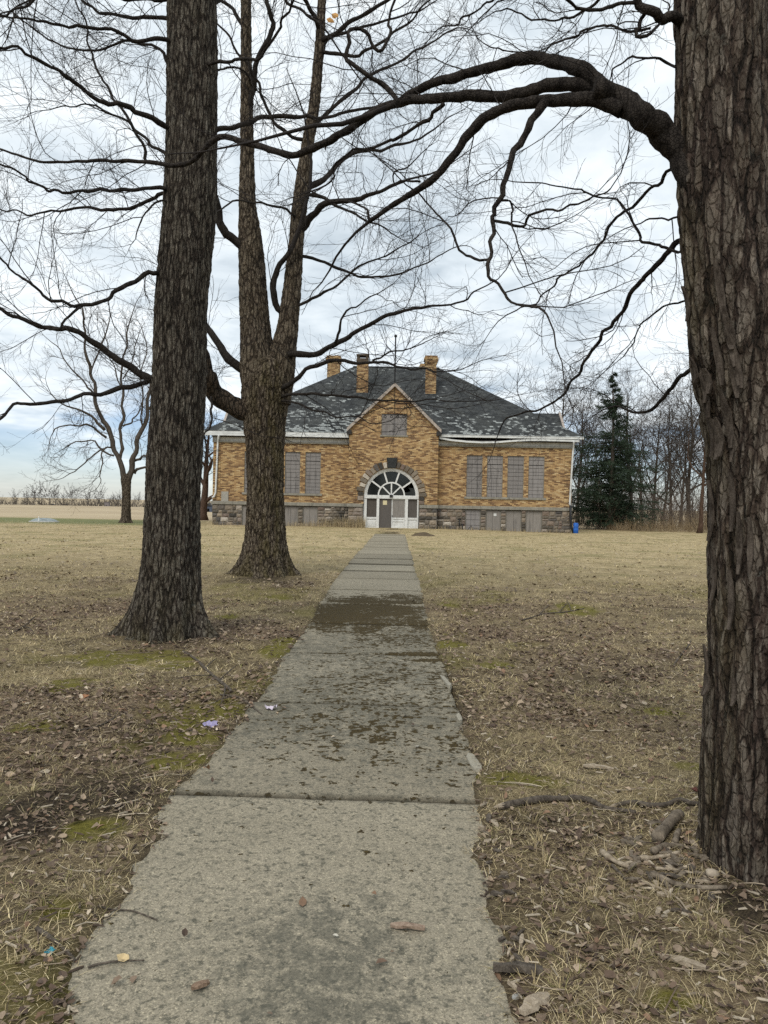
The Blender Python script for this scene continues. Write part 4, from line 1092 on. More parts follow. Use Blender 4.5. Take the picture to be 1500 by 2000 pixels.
for k in range(4):
    xk = gw[0] + (gw[1] - gw[0]) * (.14 + .245 * k); zk = gw[3] - .17
    mb = MB(); n = 14
    vs = []
    for yy in (YBAY + .055, YBAY + .074):
        for rr in (.055, .085):
            vs += [(xk + rr * math.cos(2 * math.pi * j / n), yy, zk + rr * math.sin(2 * math.pi * j / n)) for j in range(n)]
    fs = []
    for j in range(n):
        j2 = (j + 1) % n
        fs += [(j, j2, n + j2, n + j), (j + n, j2 + n, 3 * n + j2, 3 * n + j), (j, 2 * n + j, 2 * n + j2, j2)]
    mb.add(vs, fs); o = mb.build('vent_ring', M_BLACKPIPE, None); o.data.transform(HINV); o.parent = gwin
H(MB().box(gw[0] - .08, gw[1] + .08, YBAY - .06, YBAY + .07, gw[2] - .10, gw[2]), 'sill', M_BAND, bevel=.01)
# ---- foundation: mortar core, boarded basement windows, single stones
ZF0 = -.45
BAS_R = [(911, 940), (951, 980), (990, 1020), (1029, 1060)]; BAS_L = [(474, 503), (513, 543), (553, 583), (593, 621)]
bz0, bz1 = -.10, Z_BAND0 - .01
bh = [(fx(a), fx(b), bz0, bz1) for a, b in BAS_L + BAS_R]
mb = MB(); wall_grid(mb, XL, BXL, ZF0, Z_BAND0, YF + .005, bh[:4], .12); mb.add([(XL, YF, ZF0), (XL, YF + DEPTH, ZF0), (XL, YF + DEPTH, Z_BAND0), (XL, YF, Z_BAND0)], [(0, 1, 2, 3)])
found = H(mb, 'foundation', M_MORTAR)
mb = MB(); wall_grid(mb, BXR, XR, ZF0, Z_BAND0, YF + .005, bh[4:], .12); mb.add([(XR, YF, ZF0), (XR, YF + DEPTH, ZF0), (XR, YF + DEPTH, Z_BAND0), (XR, YF, Z_BAND0)], [(0, 1, 2, 3)])
H(mb, 'foundation', M_MORTAR)
for a, b in ((BXL, AX - AR - .02), (AX + AR + .02, BXR)): H(MB().box(a, b, YBAY + .005, YF, ZF0, Z_BAND0), 'foundation', M_MORTAR)
for i, h in enumerate(bh):
    board_window(*h, YF, 3 if i == 4 else 2, 3 if i == 4 else 0, 470 + i, top=0, mat=M_BOARD if i == 4 else M_PLY2, name='basement_window')
srs = random.Random(12)
STONES = []
for k in range(10):
    r2 = np.random.RandomState(k)
    n = 5; vs = []; fs = []
    u = np.linspace(-.5, .5, n)
    X_, Z_ = np.meshgrid(u, u); ed = np.maximum(np.abs(X_), np.abs(Z_)) * 2
    yv = -.5 * (1 - ed ** 4) - .35 * r2.rand(n, n) * (ed < .99) 
    xx = X_ + r2.uniform(-.03, .03, (n, n)); zz_ = Z_ + r2.uniform(-.03, .03, (n, n))
    vs = [(xx[j, i], yv[j, i], zz_[j, i]) for j in range(n) for i in range(n)]
    fs = [(j * n + i, j * n + i + 1, (j + 1) * n + i + 1, (j + 1) * n + i) for j in range(n - 1) for i in range(n - 1)]
    ring = list(range(n)) + [j * n + n - 1 for j in range(1, n)] + [(n - 1) * n + i for i in range(n - 2, -1, -1)] + [j * n for j in range(n - 2, 0, -1)]
    b0 = len(vs); vs += [(vs[q][0], .6, vs[q][2]) for q in ring]
    fs += [(ring[q], b0 + q, b0 + (q + 1) % len(ring), ring[(q + 1) % len(ring)]) for q in range(len(ring))]
    me = bpy.data.meshes.new('stone'); me.from_pydata(vs, [], fs); me.update(); me.materials.append(M_STONE); STONES.append(me)
def stone(x0, x1, z0, z1, y, par, dep=.07):
    o = link('stone', srs.choice(STONES), par)
    o.location = ((x0 + x1) / 2 - CX, y - YF, (z0 + z1) / 2); o.scale = ((x1 - x0), dep, (z1 - z0))
    o.rotation_euler = (0, srs.uniform(-.02, .02), 0)
def ashlar(x0, x1, z0, z1, y, hmin=.17, hmax=.34, wmin=.26, wmax=.62):
    if x1 - x0 < .12: return
    z = z0
    while z < z1 - .04:
        h = min(srs.uniform(hmin, hmax), z1 - z)
        if z1 - z - h < .1: h = z1 - z
        x = x0
        while x < x1 - .02:
            w = min(srs.uniform(wmin, wmax), x1 - x)
            if x1 - x - w < .14: w = x1 - x
            if h > .26 and srs.random() < .35:
                hm = h * srs.uniform(.4, .6)
                stone(x + .012, x + w - .012, z + .01, z + hm - .008, y, found); stone(x + .012, x + w - .012, z + hm + .008, z + h - .01, y, found)
            else:
                stone(x + .012, x + w - .012, z + .01, z + h - .01, y, found)
            x += w
        z += h
FB = -.06
spans = []
for x0, x1, hs in ((XL - .03, BXL, bh[:4]), (BXR, XR + .03, bh[4:])):
    x = x0
    for h in hs: spans.append((x, h[0])); x = h[1]
    spans.append((x, x1))
for a, b in spans:
    ashlar(a + .01, b - .01, FB - .04, Z_BAND0 - .01, YF, *((.17, .3, .2, .4) if b - a < .6 else (.17, .36, .22, .52)))
for a, b in ((BXL, AX - AR - .03), (AX + AR + .03, BXR)): ashlar(a + .01, b - .01, FB, Z_BAND0 - .01, YBAY, .18, .34, .26, .52)
# ---- stone arch: voussoirs, jamb stones, keystone
def wedge(a0, a1, r0, r1, mat, name, par, y0, y1, dz=0):
    mb = MB()
    mb.prism([(AX + r * math.cos(a), AZ + r * math.sin(a)) for r, a in ((r0, a0), (r1, a0), (r1, a1), (r0, a1))], y0, y1)
    o = mb.build(name, mat, None, bevel=.02); o.data.transform(HINV); o.parent = par or house
    return o
nV = 22
for k in range(nV):
    a0 = -.03 + (math.pi + .06) * k / nV; a1 = -.03 + (math.pi + .06) * (k + 1) / nV
    if abs((a0 + a1) / 2 - math.pi / 2) < .16: continue
    wedge(a0 + .012, a1 - .012, AR + .012, AR + .40 + srs.uniform(-.05, .09), M_STONE, 'voussoir', None, YBAY - .07 - srs.uniform(0, .04), YBAY + .05)
wedge(math.pi / 2 - .145, math.pi / 2 + .145, AR + .01, AR + .66, M_KEY, 'keystone', None, YBAY - .14, YBAY + .05)
for s in (-1, 1):
    z = AZ - .05
    while z > Z_BAND1 + .2:
        h = min(srs.uniform(.22, .32), z - Z_BAND1 - .02); w = srs.uniform(.30, .52)
        x0, x1 = sorted((AX + s * (AR + .015), AX + s * (AR + w)))
        H(MB().box(x0, x1, YBAY - .06 - srs.uniform(0, .03), YBAY + .05, z - h + .012, z), 'jamb_stone', M_STONE, bevel=.02); z -= h
# ---- entrance: white frame, fanlight, doors
YD = YBAY + .16
ent = H(MB().box(AX - AR, AX + AR, YD + .30, YD + .33, -.05, AZ + .05), 'entrance', M_DARK)
def E(mb, name, mat, par=None, **k):
    o = mb.build(name, mat, None, **k); o.data.transform(HINV); o.parent = par or ent; return o
def ring(r0, r1, a0, a1, y0, y1, n=28):
    mb = MB(); A = np.linspace(a0, a1, n); vs = []
    for y in (y0, y1):
        for r in (r0, r1): vs += [(AX + r * math.cos(a), y, AZ + r * math.sin(a)) for a in A]
    fs = []
    for j in range(n - 1):
        fs += [(j, n + j, n + j + 1, j + 1), (n + j, 3 * n + j, 3 * n + j + 1, n + j + 1), (j + 1, 2 * n + j + 1, 2 * n + j, j), (2 * n + j, 2 * n + j + 1, 3 * n + j + 1, 3 * n + j)]
    mb.add(vs, fs); return mb
E(ring(AR - .15, AR - .005, 0, math.pi, YD - .08, YD + .1), 'arch_frame', M_WHITE)
E(ring(AR - .21, AR - .153, 0, math.pi, YD - .04, YD + .1), 'arch_frame', M_WHITE)
E(ring(.77, .86, 0, math.pi, YD - .05, YD + .06), 'inner_arch_bar', M_WHITE)
for a, b, c in ((36, .86, AR - .205), (72, .86, AR - .205), (108, .86, AR - .205), (144, .86, AR - .205), (45, .05, .775), (90, .05, .775), (135, .05, .775)):
    t = R(a); d = np.array([math.cos(t), math.sin(t)]); nrm = np.array([-d[1], d[0]]) * (.05 if b > .5 else .042)
    q = [np.array([AX, AZ]) + d * b + nrm, np.array([AX, AZ]) + d * b - nrm, np.array([AX, AZ]) + d * c - nrm, np.array([AX, AZ]) + d * c + nrm]
    E(MB().prism([tuple(p) for p in q], YD - .045, YD + .06), 'muntin', M_WHITE)
def sector(r0, r1, a0, a1, broken=False):
    mb = MB(); A = np.linspace(a0, a1, 9)
    pts = [(AX + r1 * math.cos(a), AZ + r1 * math.sin(a)) for a in A] + [(AX + r0 * math.cos(a), AZ + r0 * math.sin(a)) for a in A[::-1]]
    if broken: pts = pts[:5] + [(AX + 1.05, AZ + .52), (AX + 1.22, AZ + .30), (AX + .98, AZ + .22)] + pts[-4:]
    mb.prism(pts, YD + .0, YD + .008); return mb
for k in range(5): E(sector(.80, AR - .18, R(36 * k + 2), R(36 * k + 34), k == 0), 'fanlight_pane', M_GLASS)
for k in range(4): E(sector(.06, .80, R(45 * k + 2), R(45 * k + 43)), 'fanlight_pane', M_GLASS)
E(MB().box(AX - AR + .004, AX + AR - .004, YD - .09, YD + .1, AZ - .20, AZ + .02), 'transom_bar', M_WHITE, bevel=.01)
E(MB().box(AX - .10, AX + .10, YD - .16, YD - .09, AZ - .12, AZ + .05), 'transom_boss', M_DARKWOOD, bevel=.02)
zt = AZ - .203
def dx(px): return fx(px, YD, 1000)
E(MB().box(AX - AR + .006, dx(716), YD - .06, YD + .1, -.05, zt), 'post', M_WHITE); E(MB().box(dx(814.5), AX + AR - .006, YD - .06, YD + .1, -.05, zt), 'post', M_WHITE)
E(MB().box(dx(735.5), dx(740.5), YD - .075, YD + .1, -.05, zt), 'post', M_WHITE); E(MB().box(dx(791), dx(796.5), YD - .075, YD + .1, -.05, zt), 'post', M_WHITE)
for a, b in ((716, 735.5), (796.5, 814.5)):
    sl_ = E(MB().box(dx(a) + .003, dx(b) - .003, YD + .045, YD + .08, .58, zt - .003), 'sidelight', M_PLY)
    for q in (0.33, .66):
        xq = dx(a) + (dx(b) - dx(a)) * q; E(MB().box(xq - .008, xq + .008, YD + .035, YD + .043, .6, zt - .02), 'batten', M_PLY, sl_)
    E(MB().box(dx(a) + .003, dx(b) - .003, YD - .02, YD + .04, .54, .66), 'sidelight_rail', M_WHITE, sl_)
    E(MB().box(dx(a) + .003, dx(b) - .003, YD + .02, YD + .06, -.05, .537), 'sidelight_panel', M_WHITE, sl_)
    E(MB().box(dx(a) + .06, dx(b) - .06, YD + .005, YD + .018, .08, .44), 'raised_panel', M_WHITE, sl_, bevel=.006)
E(MB().box(dx(740.5) + .003, dx(764.5), YD + .02, YD + .06, -.05, zt - .003), 'plywood_door', M_PLY)
E(MB().box(dx(747.5), dx(755.5), YD + .008, YD + .017, fz(752, 986, YD), fz(752, 977.5, YD)), 'notice', plain('yellowed_paper', (.60, .53, .33), .08, 10))
dr = E(MB().box(dx(764.7), dx(791) - .003, YD + .03, YD + .07, -.05, zt - .003), 'door', M_WHITE)
E(MB().box(dx(766.5), dx(790), YD + .012, YD + .028, .66, zt - .06), 'door_board', M_PLY2, dr)
E(MB().box(dx(764.7), dx(767), YD + .0, YD + .029, -.04, .655), 'door_stile', M_WHITE, dr); E(MB().box(dx(788.5), dx(790.8), YD + .0, YD + .029, -.04, .655), 'door_stile', M_WHITE, dr)
for a, b in ((.56, .65), (.40, .46), (-.04, .10)): E(MB().box(dx(767.1), dx(788.4), YD + .0, YD + .029, a, b), 'door_rail', M_WHITE, dr)
E(MB().tube([(dx(766), YD - .06, .72), (dx(766), YD - .06, .78)], .03, 8), 'door_knob', M_BLACKPIPE, dr)
# downspouts
mb = MB(); xd = fx(424, YF - .1); mb.tube([(fx(426, YF - .5), YF - .5, 5.62), (xd + .02, YF - .12, 5.30), (fx(425, YF), YF - .12, 5.0), (fx(422.5, YF), YF - .12, fz(422, 962)), (fx(420, YF), YF - .16, fz(420, 970)), (fx(416, YF), YF - .2, fz(416, 972))], .058, 8)
H(mb, 'downspout', M_GUTTER, smooth=True)
mb = MB(); mb.tube([(fx(1119.5, YF - .5), YF - .5, 5.62), (fx(1118, YF), YF - .12, 5.35), (fx(1117, YF), YF - .12, 5.0), (fx(1113, YF), YF - .12, fz(1113, 984)), (fx(1115, YF), YF - .13, fz(1113, 989))], .058, 8)
ds = H(mb, 'downspout', M_GUTTER, smooth=True)
mb = MB(); mb.tube([(fx(1114.5, YF), YF - .14, fz(1114, 987)), (fx(1115, YF), YF - .16, fz(1115, 1012)), (fx(1117, YF), YF - .2, fz(1117, 1030)), (fx(1120, YF), YF - .35, fz(1120, 1040))], .075, 8)
o = H(mb, 'drain_pipe', M_BLACKPIPE, smooth=True)
# date stone, notice on the basement board
H(MB().box(fx(433), fx(447), YF - .05, YF + .05, fz(440, 982) , fz(440, 960)), 'date_stone', plain('pale_date_stone', (.30, .285, .25), .15, 8), bevel=.015)
H(MB().box(fx(966), fx(971.5), YF + .055, YF + .072, fz(968, 1008), fz(968, 1003)), 'paper_notice', plain('white_paper', (.6, .6, .58), .06, 10))
# entrance sill
H(MB().box(AX - AR - .05, AX + AR + .05, YBAY - .25, YBAY + .3, -.30, -.055), 'door_step', M_BAND, bevel=.02)
# ================================================================== TREES ROUND THE LOT
def bare_tree(seed, h, r0, nlimb, spread=.9, first=.25, lean=0.0, lv=None, rmin=.010, fork=None, limblen=.55, up=.05):
    """trunk and limbs by rule; returns (limb list, crown verts, faces) with the foot at the origin"""
    rs = np.random.RandomState(seed)
    K = 14; t = np.linspace(0, 1, K)
    tr = np.stack([lean * h * t ** 1.3 + .03 * h * (vn(t * 3, t * 0, s=seed) - .5), .03 * h * (vn(t * 3, t * 0 + 5, s=seed) - .5), h * (t * 1.02 - .02)], 1)
    tr[0, :2] = 0; rad = r0 * (1 - .86 * t) ; rad[0] *= 1.5; rad[1] *= 1.08
    limbs = []
    for i in range(nlimb):
        tt = first + (.97 - first) * (i + rs.rand()) / nlimb
        k = tt * (K - 1); k0 = int(k); p = tr[k0] + (tr[min(k0 + 1, K - 1)] - tr[k0]) * (k - k0)
        a = i * 2.4 + rs.uniform(-.5, .5); ang = rs.uniform(.55, 1.05) * spread
        d = np.array([math.cos(a) * math.sin(ang), math.sin(a) * math.sin(ang), math.cos(ang)])
        L = h * limblen * (1.12 - tt) * rs.uniform(.75, 1.2) + .6
        q, rr = grow(p[None], d[None], np.array([L]), np.array([r0 * (1 - .86 * tt) * .62]), 12, .10, up, rs, .22, .02)
        limbs.append((q[0], rr[0]))
    lim2 = limbs + [(tr[8:], rad[8:])]
    lv = lv or [dict(n=1.5, len=h * .17, var=.6, K=7, wander=.14, up=.03, rad=.03, S=3, flat=.9),
                dict(n=5, len=h * .085, var=.5, K=5, wander=.17, up=.03, rad=.016),
                dict(n=4, len=h * .045, var=.5, K=4, wander=.2, up=.03, rad=.011)]
    V, F = crown(lim2, lv, seed + 1, rmin=rmin)
    return (tr, rad), limbs, V, F
def place_bare(name, label, loc, parts, group=None, tmat=None, cmat=None, rz=0.0, scale=1.0):
    (tr, rad), limbs, V, F = parts['raw'] if isinstance(parts, dict) else parts
    root = empty(name, loc, label, 'tree', group)
    root.rotation_euler = (.05 * math.sin(rz * 3), .06 * math.cos(rz * 5), rz); root.scale = (scale,) * 3
    if isinstance(parts, dict) and 'me' in parts:
        link('trunk', parts['me'][0], root); link('crown', parts['me'][1], root)
        return root
    m = MB(); m.tube(tr, list(rad), 10)
    for p, r in limbs: m.tube(p, list(r), 6)
    o = m.build('trunk', tmat or LIMB_FAR, root, smooth=True)
    c = link('crown', npmesh('crown', V, F, cmat or TWIG_FAR, True), root)
    if isinstance(parts, dict): parts['me'] = (o.data, c.data)
    return root
# ---- tree D: in the lawn at the left, traced leaders
YD_ = 47.0
tD = tree_root('lawn_tree', 'leafless forked tree standing alone at the edge of the field')
profD = [(245, 23, 1024), (246, 18, 1012), (247, 17, 980), (247, 17, 955), (246, 21, 938), (246, 16, 925)]
link('trunk', trunk_mesh('trunk', profD, YD_, BARK_B, 60, 80, (.35, .5, [(0, .4, .6), (math.pi, .4, .6), (-1.5, .4, .5)]), .03, 9, 3, 61), tD)
LD = [([(246,945),(236,918),(222,872),(208,838),(197,815),(185,770),(176,730),(170,690),(165,640),(160,600)], 47, 46, 11, 3),
 ([(247,945),(256,920),(262,890),(274,850),(285,820),(290,790),(296,750),(310,700)], 47, 48, 12, 4),
 ([(234,905),(236,870),(239,815),(240,770),(238,720),(245,680),(250,640)], 47, 48.5, 7, 3),
 ([(208,855),(190,842),(170,830),(140,830),(115,835),(105,845)], 46.5, 44.5, 5, 2),
 ([(205,840),(180,815),(150,800),(125,790),(100,770)], 46.5, 45, 6, 2),
 ([(217,874),(205,873),(190,885),(170,900),(150,920),(125,935)], 46.8, 45, 4, 1.6),
 ([(207,874),(200,890),(195,920),(194,945)], 46.5, 45.5, 3, 1.6),
 ([(240,832),(258,822),(270,805),(280,785)], 47.3, 48.5, 4, 2),
 ([(263,900),(275,892),(295,890),(310,895)], 47.3, 46, 5, 2.5),
 ([(262,925),(280,915),(300,912),(320,920)], 47.3, 46.5, 6, 2.5),
 ([(185,770),(160,740),(140,720),(120,690),(100,670)], 46.2, 45, 4, 1.6),
 ([(176,730),(190,690),(205,650),(215,610)], 46.2, 47.2, 4, 1.6),
 ([(270,860),(280,800),(275,740),(285,690),(280,640)], 47.5, 46.5, 4, 1.6),
 ([(238,760),(220,720),(210,680),(205,640)], 47.6, 48.6, 3, 1.4),
 ([(240,740),(258,700),(270,650)], 47.9, 49, 3, 1.4),
 ([(290,800),(320,760),(350,740)], 47.6, 48.5, 5, 2),
 ([(222,890),(200,880),(185,860),(150,860),(120,880)], 46.8, 48, 4, 1.6)]
limD = []
for i, (px, y0, y1, w0, w1) in enumerate(LD):
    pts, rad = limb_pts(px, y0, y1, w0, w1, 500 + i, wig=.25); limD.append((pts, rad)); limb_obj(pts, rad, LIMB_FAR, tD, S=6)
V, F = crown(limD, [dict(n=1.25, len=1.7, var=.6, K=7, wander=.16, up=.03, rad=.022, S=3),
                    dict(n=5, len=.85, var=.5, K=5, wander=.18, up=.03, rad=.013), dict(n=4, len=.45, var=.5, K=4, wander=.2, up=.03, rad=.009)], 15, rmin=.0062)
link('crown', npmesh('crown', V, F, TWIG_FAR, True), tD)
# ---- tree E: low reddish tree beyond the left corner of the school
q = P(397, 1012, 58.0)
place_bare('yard_tree', 'low reddish leafless tree beside the left corner of the schoolhouse', (q[0], 58.0, gz1(q[0], 58)), bare_tree(33, 7.6, .33, 9, 1.15, .18), tmat=bark_plain('reddish_bark', (.055, .035, .026), (.13, .085, .062), 10), cmat=TWIG_FAR)

# ---- the wood edge at the right
WOODS = [  # px, top py, distance, seed variant, trunk radius
 (1366, 792, 52.5, 0, 'slender tree with reddish trunk at the wood edge, next to the big right-hand trunk'),
 (1232, 770, 60.0, 1, 'leafless tree close behind the right flank of the spruce'),
 (1275, 800, 63.0, 2, 'leafless many-twigged tree midway between the spruce and the reddish slender tree'),
 (1312, 790, 66.0, 3, 'leafless tree of the wood edge second from the reddish slender tree'),
 (1345, 760, 62.0, 1, 'tall leafless tree just left of the reddish slender tree'),
 (1405, 780, 61.0, 2, 'leafless tree mostly hidden behind the big right-hand trunk'),
 (1158, 850, 66.0, 3, 'low leafless tree between the schoolhouse corner and the spruce'),
 (1085, 745, 78.0, 2, 'pale leafless tree rising behind the right end of the school roof'),
 (1130, 800, 74.0, 1, 'leafless tree rising just off the right corner of the school eaves'),
 (1205, 830, 72.0, 0, 'thin leafless tree seen through the lower boughs of the spruce'),
 (1255, 840, 76.0, 3, 'short pale leafless tree deep in the wood, right of the spruce'),
 (1295, 830, 80.0, 0, 'thin pale tree deep in the wood, centre of the gap'),
 (1330, 830, 75.0, 2, 'pale leafless tree deep in the wood near the slender tree')]
VAR = []
for k in range(4):
    VAR.append({'raw': bare_tree(700 + 7 * k, 10.0, (.15, .17, .16, .14)[k], (11, 13, 14, 12)[k], (.95, .8, 1.0, .9)[k], (.30, .2, .16, .2)[k], (.02, 0, -.02, .03)[k], rmin=.0085, up=.06)})
wr = random.Random(3)
RED = bark_plain('reddish_trunk_bark', (.045, .028, .020), (.115, .075, .054), 10)
for i, (px, pt, y, v, lab) in enumerate(WOODS):
    b = P(px, 1000, y); h = P(px, pt, y)[2] - gz1(b[0], y)
    if i == 0:
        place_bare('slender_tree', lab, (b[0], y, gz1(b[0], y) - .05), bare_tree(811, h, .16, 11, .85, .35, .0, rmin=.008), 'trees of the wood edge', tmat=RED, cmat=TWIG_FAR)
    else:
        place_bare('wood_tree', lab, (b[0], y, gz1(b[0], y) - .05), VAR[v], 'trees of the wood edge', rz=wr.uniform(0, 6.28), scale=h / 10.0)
# ---- brush at the foot of the wood: stems nobody could count
def brush(name, n, xr, yr, hr, seed, rad, label, mat, K=6, lean=.25, sub=3, xf=None):
    rs = np.random.RandomState(seed)
    x = rs.uniform(*xr, n); y = rs.uniform(*yr, n)
    if xf is not None: x = xf(x, y)
    d = np.stack([rs.randn(n) * lean, rs.randn(n) * lean, np.ones(n)], 1); d /= np.linalg.norm(d, axis=1, keepdims=True)
    L = rs.uniform(*hr, n) * (.35 + 1.3 * vn(x * (.4 if yr[0] < 200 else .09), y * (.4 if yr[0] < 200 else .02), s=seed))
    P3, RR = grow(np.stack([x, y, gz(x, y) - .05], 1), d, L, rs.uniform(.5, 1.1, n) * rad, K, .12, .0, rs, .4, .03)
    V, F = tubes(P3, RR, 3)
    p, d2, r, t = sprout(P3, RR, sub, .2, rs, (.4, 1.0), 1.0)
    P4, R4 = grow(p, d2, np.repeat(L, sub) * rs.uniform(.2, .45, n * sub), np.maximum(r * .6, rad * .35), 4, .16, .02, rs, .5, .03)
    V2, F2 = tubes(P4, R4, 3)
    o = link(name, npmesh(name, np.vstack([V, V2]), np.vstack([F, F2 + len(V)]), mat, True)); return tag(o, label, 'brush', kind='stuff')
BR1 = bark_plain('brown_brush', (.11, .085, .068), (.21, .165, .13), 3)
BR2 = bark_plain('tan_weeds', (.20, .145, .085), (.36, .275, .17), 3)
x0, x1 = P(1130, 1000, 62)[0], P(1440, 1000, 62)[0]
brush('undergrowth', 1200, (x0, x1 + 3), (56, 70), (1.2, 4.2), 1, .017, 'tangled brown leafless undergrowth along the wood edge', BR1, sub=4)
brush('weeds', 1300, (x0 + .5, x1 + 2), (53.2, 56.5), (.35, 1.1), 2, .012, 'tan dead weeds fringing the lawn below the wood', BR2, K=4, sub=2)
brush('thicket', 330, (x0 - 2, x1 + 14), (72, 96), (5, 11.0), 3, .026, 'dense grey far wood behind the spruce', TWIG_FAR, lean=.22, K=7, sub=6)

# ---- conifer
yS = 57.0; b = P(1190, 1030, yS); zt = P(1188, 722, yS)[2]; hS = zt - gz1(b[0], yS)
spr = empty('spruce_tree', (b[0], yS, gz1(b[0], yS)), 'dark green ragged spruce standing beside the school at the wood edge', 'tree')
rs = np.random.RandomState(5)
m_ = MB(); tt = np.linspace(0, 1, 14)
m_.tube([(.15 * math.sin(3 * t), .1 * t, hS * t - .1) for t in tt], [.24 * (1 - .93 * t) for t in tt], 8); m_.build('trunk', LIMB_FAR, spr, smooth=True)
bs, bd, bl = [], [], []
z = .6
while z < hS * .99:
    t = z / hS
    env = (3.7 * (1 - t) ** .7 + .4) if t < .62 else (2.9 * (1 - t) ** .75 + .15)
    if t < .12: env *= .8
    nb = rs.randint(4, 8)
    if .55 < t < .78: nb = rs.randint(2, 6)
    if t > .84: nb = 2
    for k in range(nb):
        a = rs.uniform(0, 6.28); L = env * rs.uniform(.4, 1.25) * (.55 if t > .86 else 1)
        bs.append((0.15 * math.sin(3 * t), .1 * t, z + rs.uniform(-.1, .1))); bd.append((math.cos(a), math.sin(a), .12 if t < .8 else .35)); bl.append(L)
    z += rs.uniform(.14, .28) * (1.0 + .5 * (t > .5))
bs, bd, bl = np.array(bs), np.array(bd), np.array(bl); bd /= np.linalg.norm(bd, axis=1, keepdims=True)
P3, RR = grow(bs, bd, bl, .012 + .012 * bl, 7, .06, -.045, rs, .3, .01); P3[:, -1, 2] += .06
VB_, FB_ = tubes(P3, RR, 4)
p, d, r, t = sprout(P3, RR, 16, .10, rs, (.5, 1.15), .35)
d[:, 2] -= .12; L2 = np.repeat(bl, 16) * (.40 - .22 * t) * rs.uniform(.6, 1.2, len(p)) + .10
P4, R4 = grow(p, d, L2, np.full(len(p), .006), 4, .08, -.05, rs, .6, .02)
# needle sprays: small blades all along the branchlets
nn = 15; pp, dd, r, t = sprout(P4, R4, nn, .0, rs, (.5, 1.3), .8)
keep = rs.rand(len(pp)) < .9; pp, dd = pp[keep], dd[keep]
side = np.cross(dd, rs.randn(len(pp), 3)); side /= np.linalg.norm(side, axis=1, keepdims=True) + 1e-9
ln = rs.uniform(.10, .24, (len(pp), 1)); wd = .048
V = np.stack([pp - side * wd * .5, pp + side * wd * .5, pp + dd * ln], 1).reshape(-1, 3); F = np.arange(len(V)).reshape(-1, 3)
m = Mat('spruce_needles', .8, .2); col = m.mix(m.noise(1.4, 4, .6), (.012, .023, .015), (.048, .070, .040)); M_NEEDLE = m.out(col)
V4, F4 = tubes(P4, R4, 3)
link('crown', npmesh('crown', np.vstack([V, V4, VB_]), [F, F4 + len(V), FB_ + len(V) + len(V4)], M_NEEDLE, False), spr)

# ---- far side of the field: single trees against a hedge line
YT = 380.0
def far_xy(px, y): return P(px, 985, y)[0]
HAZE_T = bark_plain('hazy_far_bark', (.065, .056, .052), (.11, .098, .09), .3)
brush('treeline', 950, (far_xy(-60, YT), far_xy(440, YT)), (YT - 12, YT + 25), (1.6, 5.6), 9, .12, 'low grey brown hedge line at the far side of the field', HAZE_T, lean=.3, sub=5)
far_list = [(28, 966, 'first'), (52, 965, 'second'), (66, 963, 'third'), (78, 956, 'tall narrow'), (97, 956, 'broad'), (108, 962, 'leaning'), (126, 969, 'thin'), (140, 960, 'rounded'), (171, 967, 'spindly'), (194, 960, 'wide spreading'), (222, 972, 'small'), (270, 972, 'faint'), (236, 969, 'pale')]
fv = [{'raw': bare_tree(900 + k, 10.0, .16, 9, 1.0, .2, 0, lv=[dict(n=1.1, len=1.7, var=.6, K=5, wander=.15, up=.03, rad=.06), dict(n=4, len=.9, var=.5, K=4, wander=.18, up=.03, rad=.05)], rmin=.085)} for k in range(3)]
far_names = {28: 'leftmost far tree of the hedge line, low and twiggy', 52: 'second far tree from the left, at the dark brush clump', 66: 'short far tree just left of the tall narrow far tree', 78: 'tall narrow far tree, highest at the left of the hedge line',
 97: 'broad twin-topped far tree above the dark field hut', 108: 'far tree leaning on the right flank of the broad twin-topped one', 126: 'thin lone far tree between the broad and the rounded far trees', 140: 'dark rounded far tree at the middle of the hedge line',
 171: 'spindly far tree between the rounded and the wide spreading ones', 194: 'wide spreading far tree just left of the grey far tower', 222: 'small far tree just right of the grey far tower', 236: 'pale far tree directly left of the lone forked lawn tree trunk', 270: 'faint far tree directly right of the lone forked lawn tree trunk'}
for i, (px, pt, nm) in enumerate(far_list):
    y = YT - 15 - (i % 3) * 4; x = far_xy(px, y); z0 = float(terrain(np.array([x]), np.array([y]))[0]); h = P(px, pt, y)[2] - z0
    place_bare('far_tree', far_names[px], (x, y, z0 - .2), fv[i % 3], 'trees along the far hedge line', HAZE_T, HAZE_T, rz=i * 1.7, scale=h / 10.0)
# ================================================================== SMALL THINGS OF THE LOT
# ---- far field buildings
def hut(px0, px1, py0, y, label, name, col, roof=True):
    xa, xb = P(px0, 985, y)[0], P(px1, 985, y)[0]; xm = (xa + xb) / 2
    z0 = float(terrain(np.array([xm]), np.array([y]))[0]); zt = P((px0 + px1) / 2, py0, y)[2]; w = xb - xa
    e = empty(name, (xm, y, z0), label, 'building'); M_ = plain(name + '_wall', col, .25, .6)
    hh = zt - z0
    MB().box(-w / 2, w / 2, 0, w, -.3, hh * (.7 if roof else .97)).build('wall', M_, e)
    if roof: MB().prism([(-w * .58, hh * .702), (w * .58, hh * .702), (0, hh)], -.2, w + .2).build('roof', M_DARKWOOD, e)
    else: MB().box(-w * .54, w * .54, -.1, w + .1, hh * .972, hh).build('coping', M_DARKWOOD, e)
    MB().box(-w * .15, w * .15, -.06, -.003, -.2, hh * .4).build('door', M_DARK, e)
hut(97, 104.5, 984, 330, 'small dark hut at the far edge of the field', 'field_hut', (.10, .075, .055))
hut(204, 212, 980, 355, 'square grey tower block rising from the far hedge line', 'far_tower', (.17, .15, .15), False)
hut(401, 413, 983, 150, 'blue grey shed low behind the left corner of the schoolhouse', 'far_shed', (.07, .085, .12))
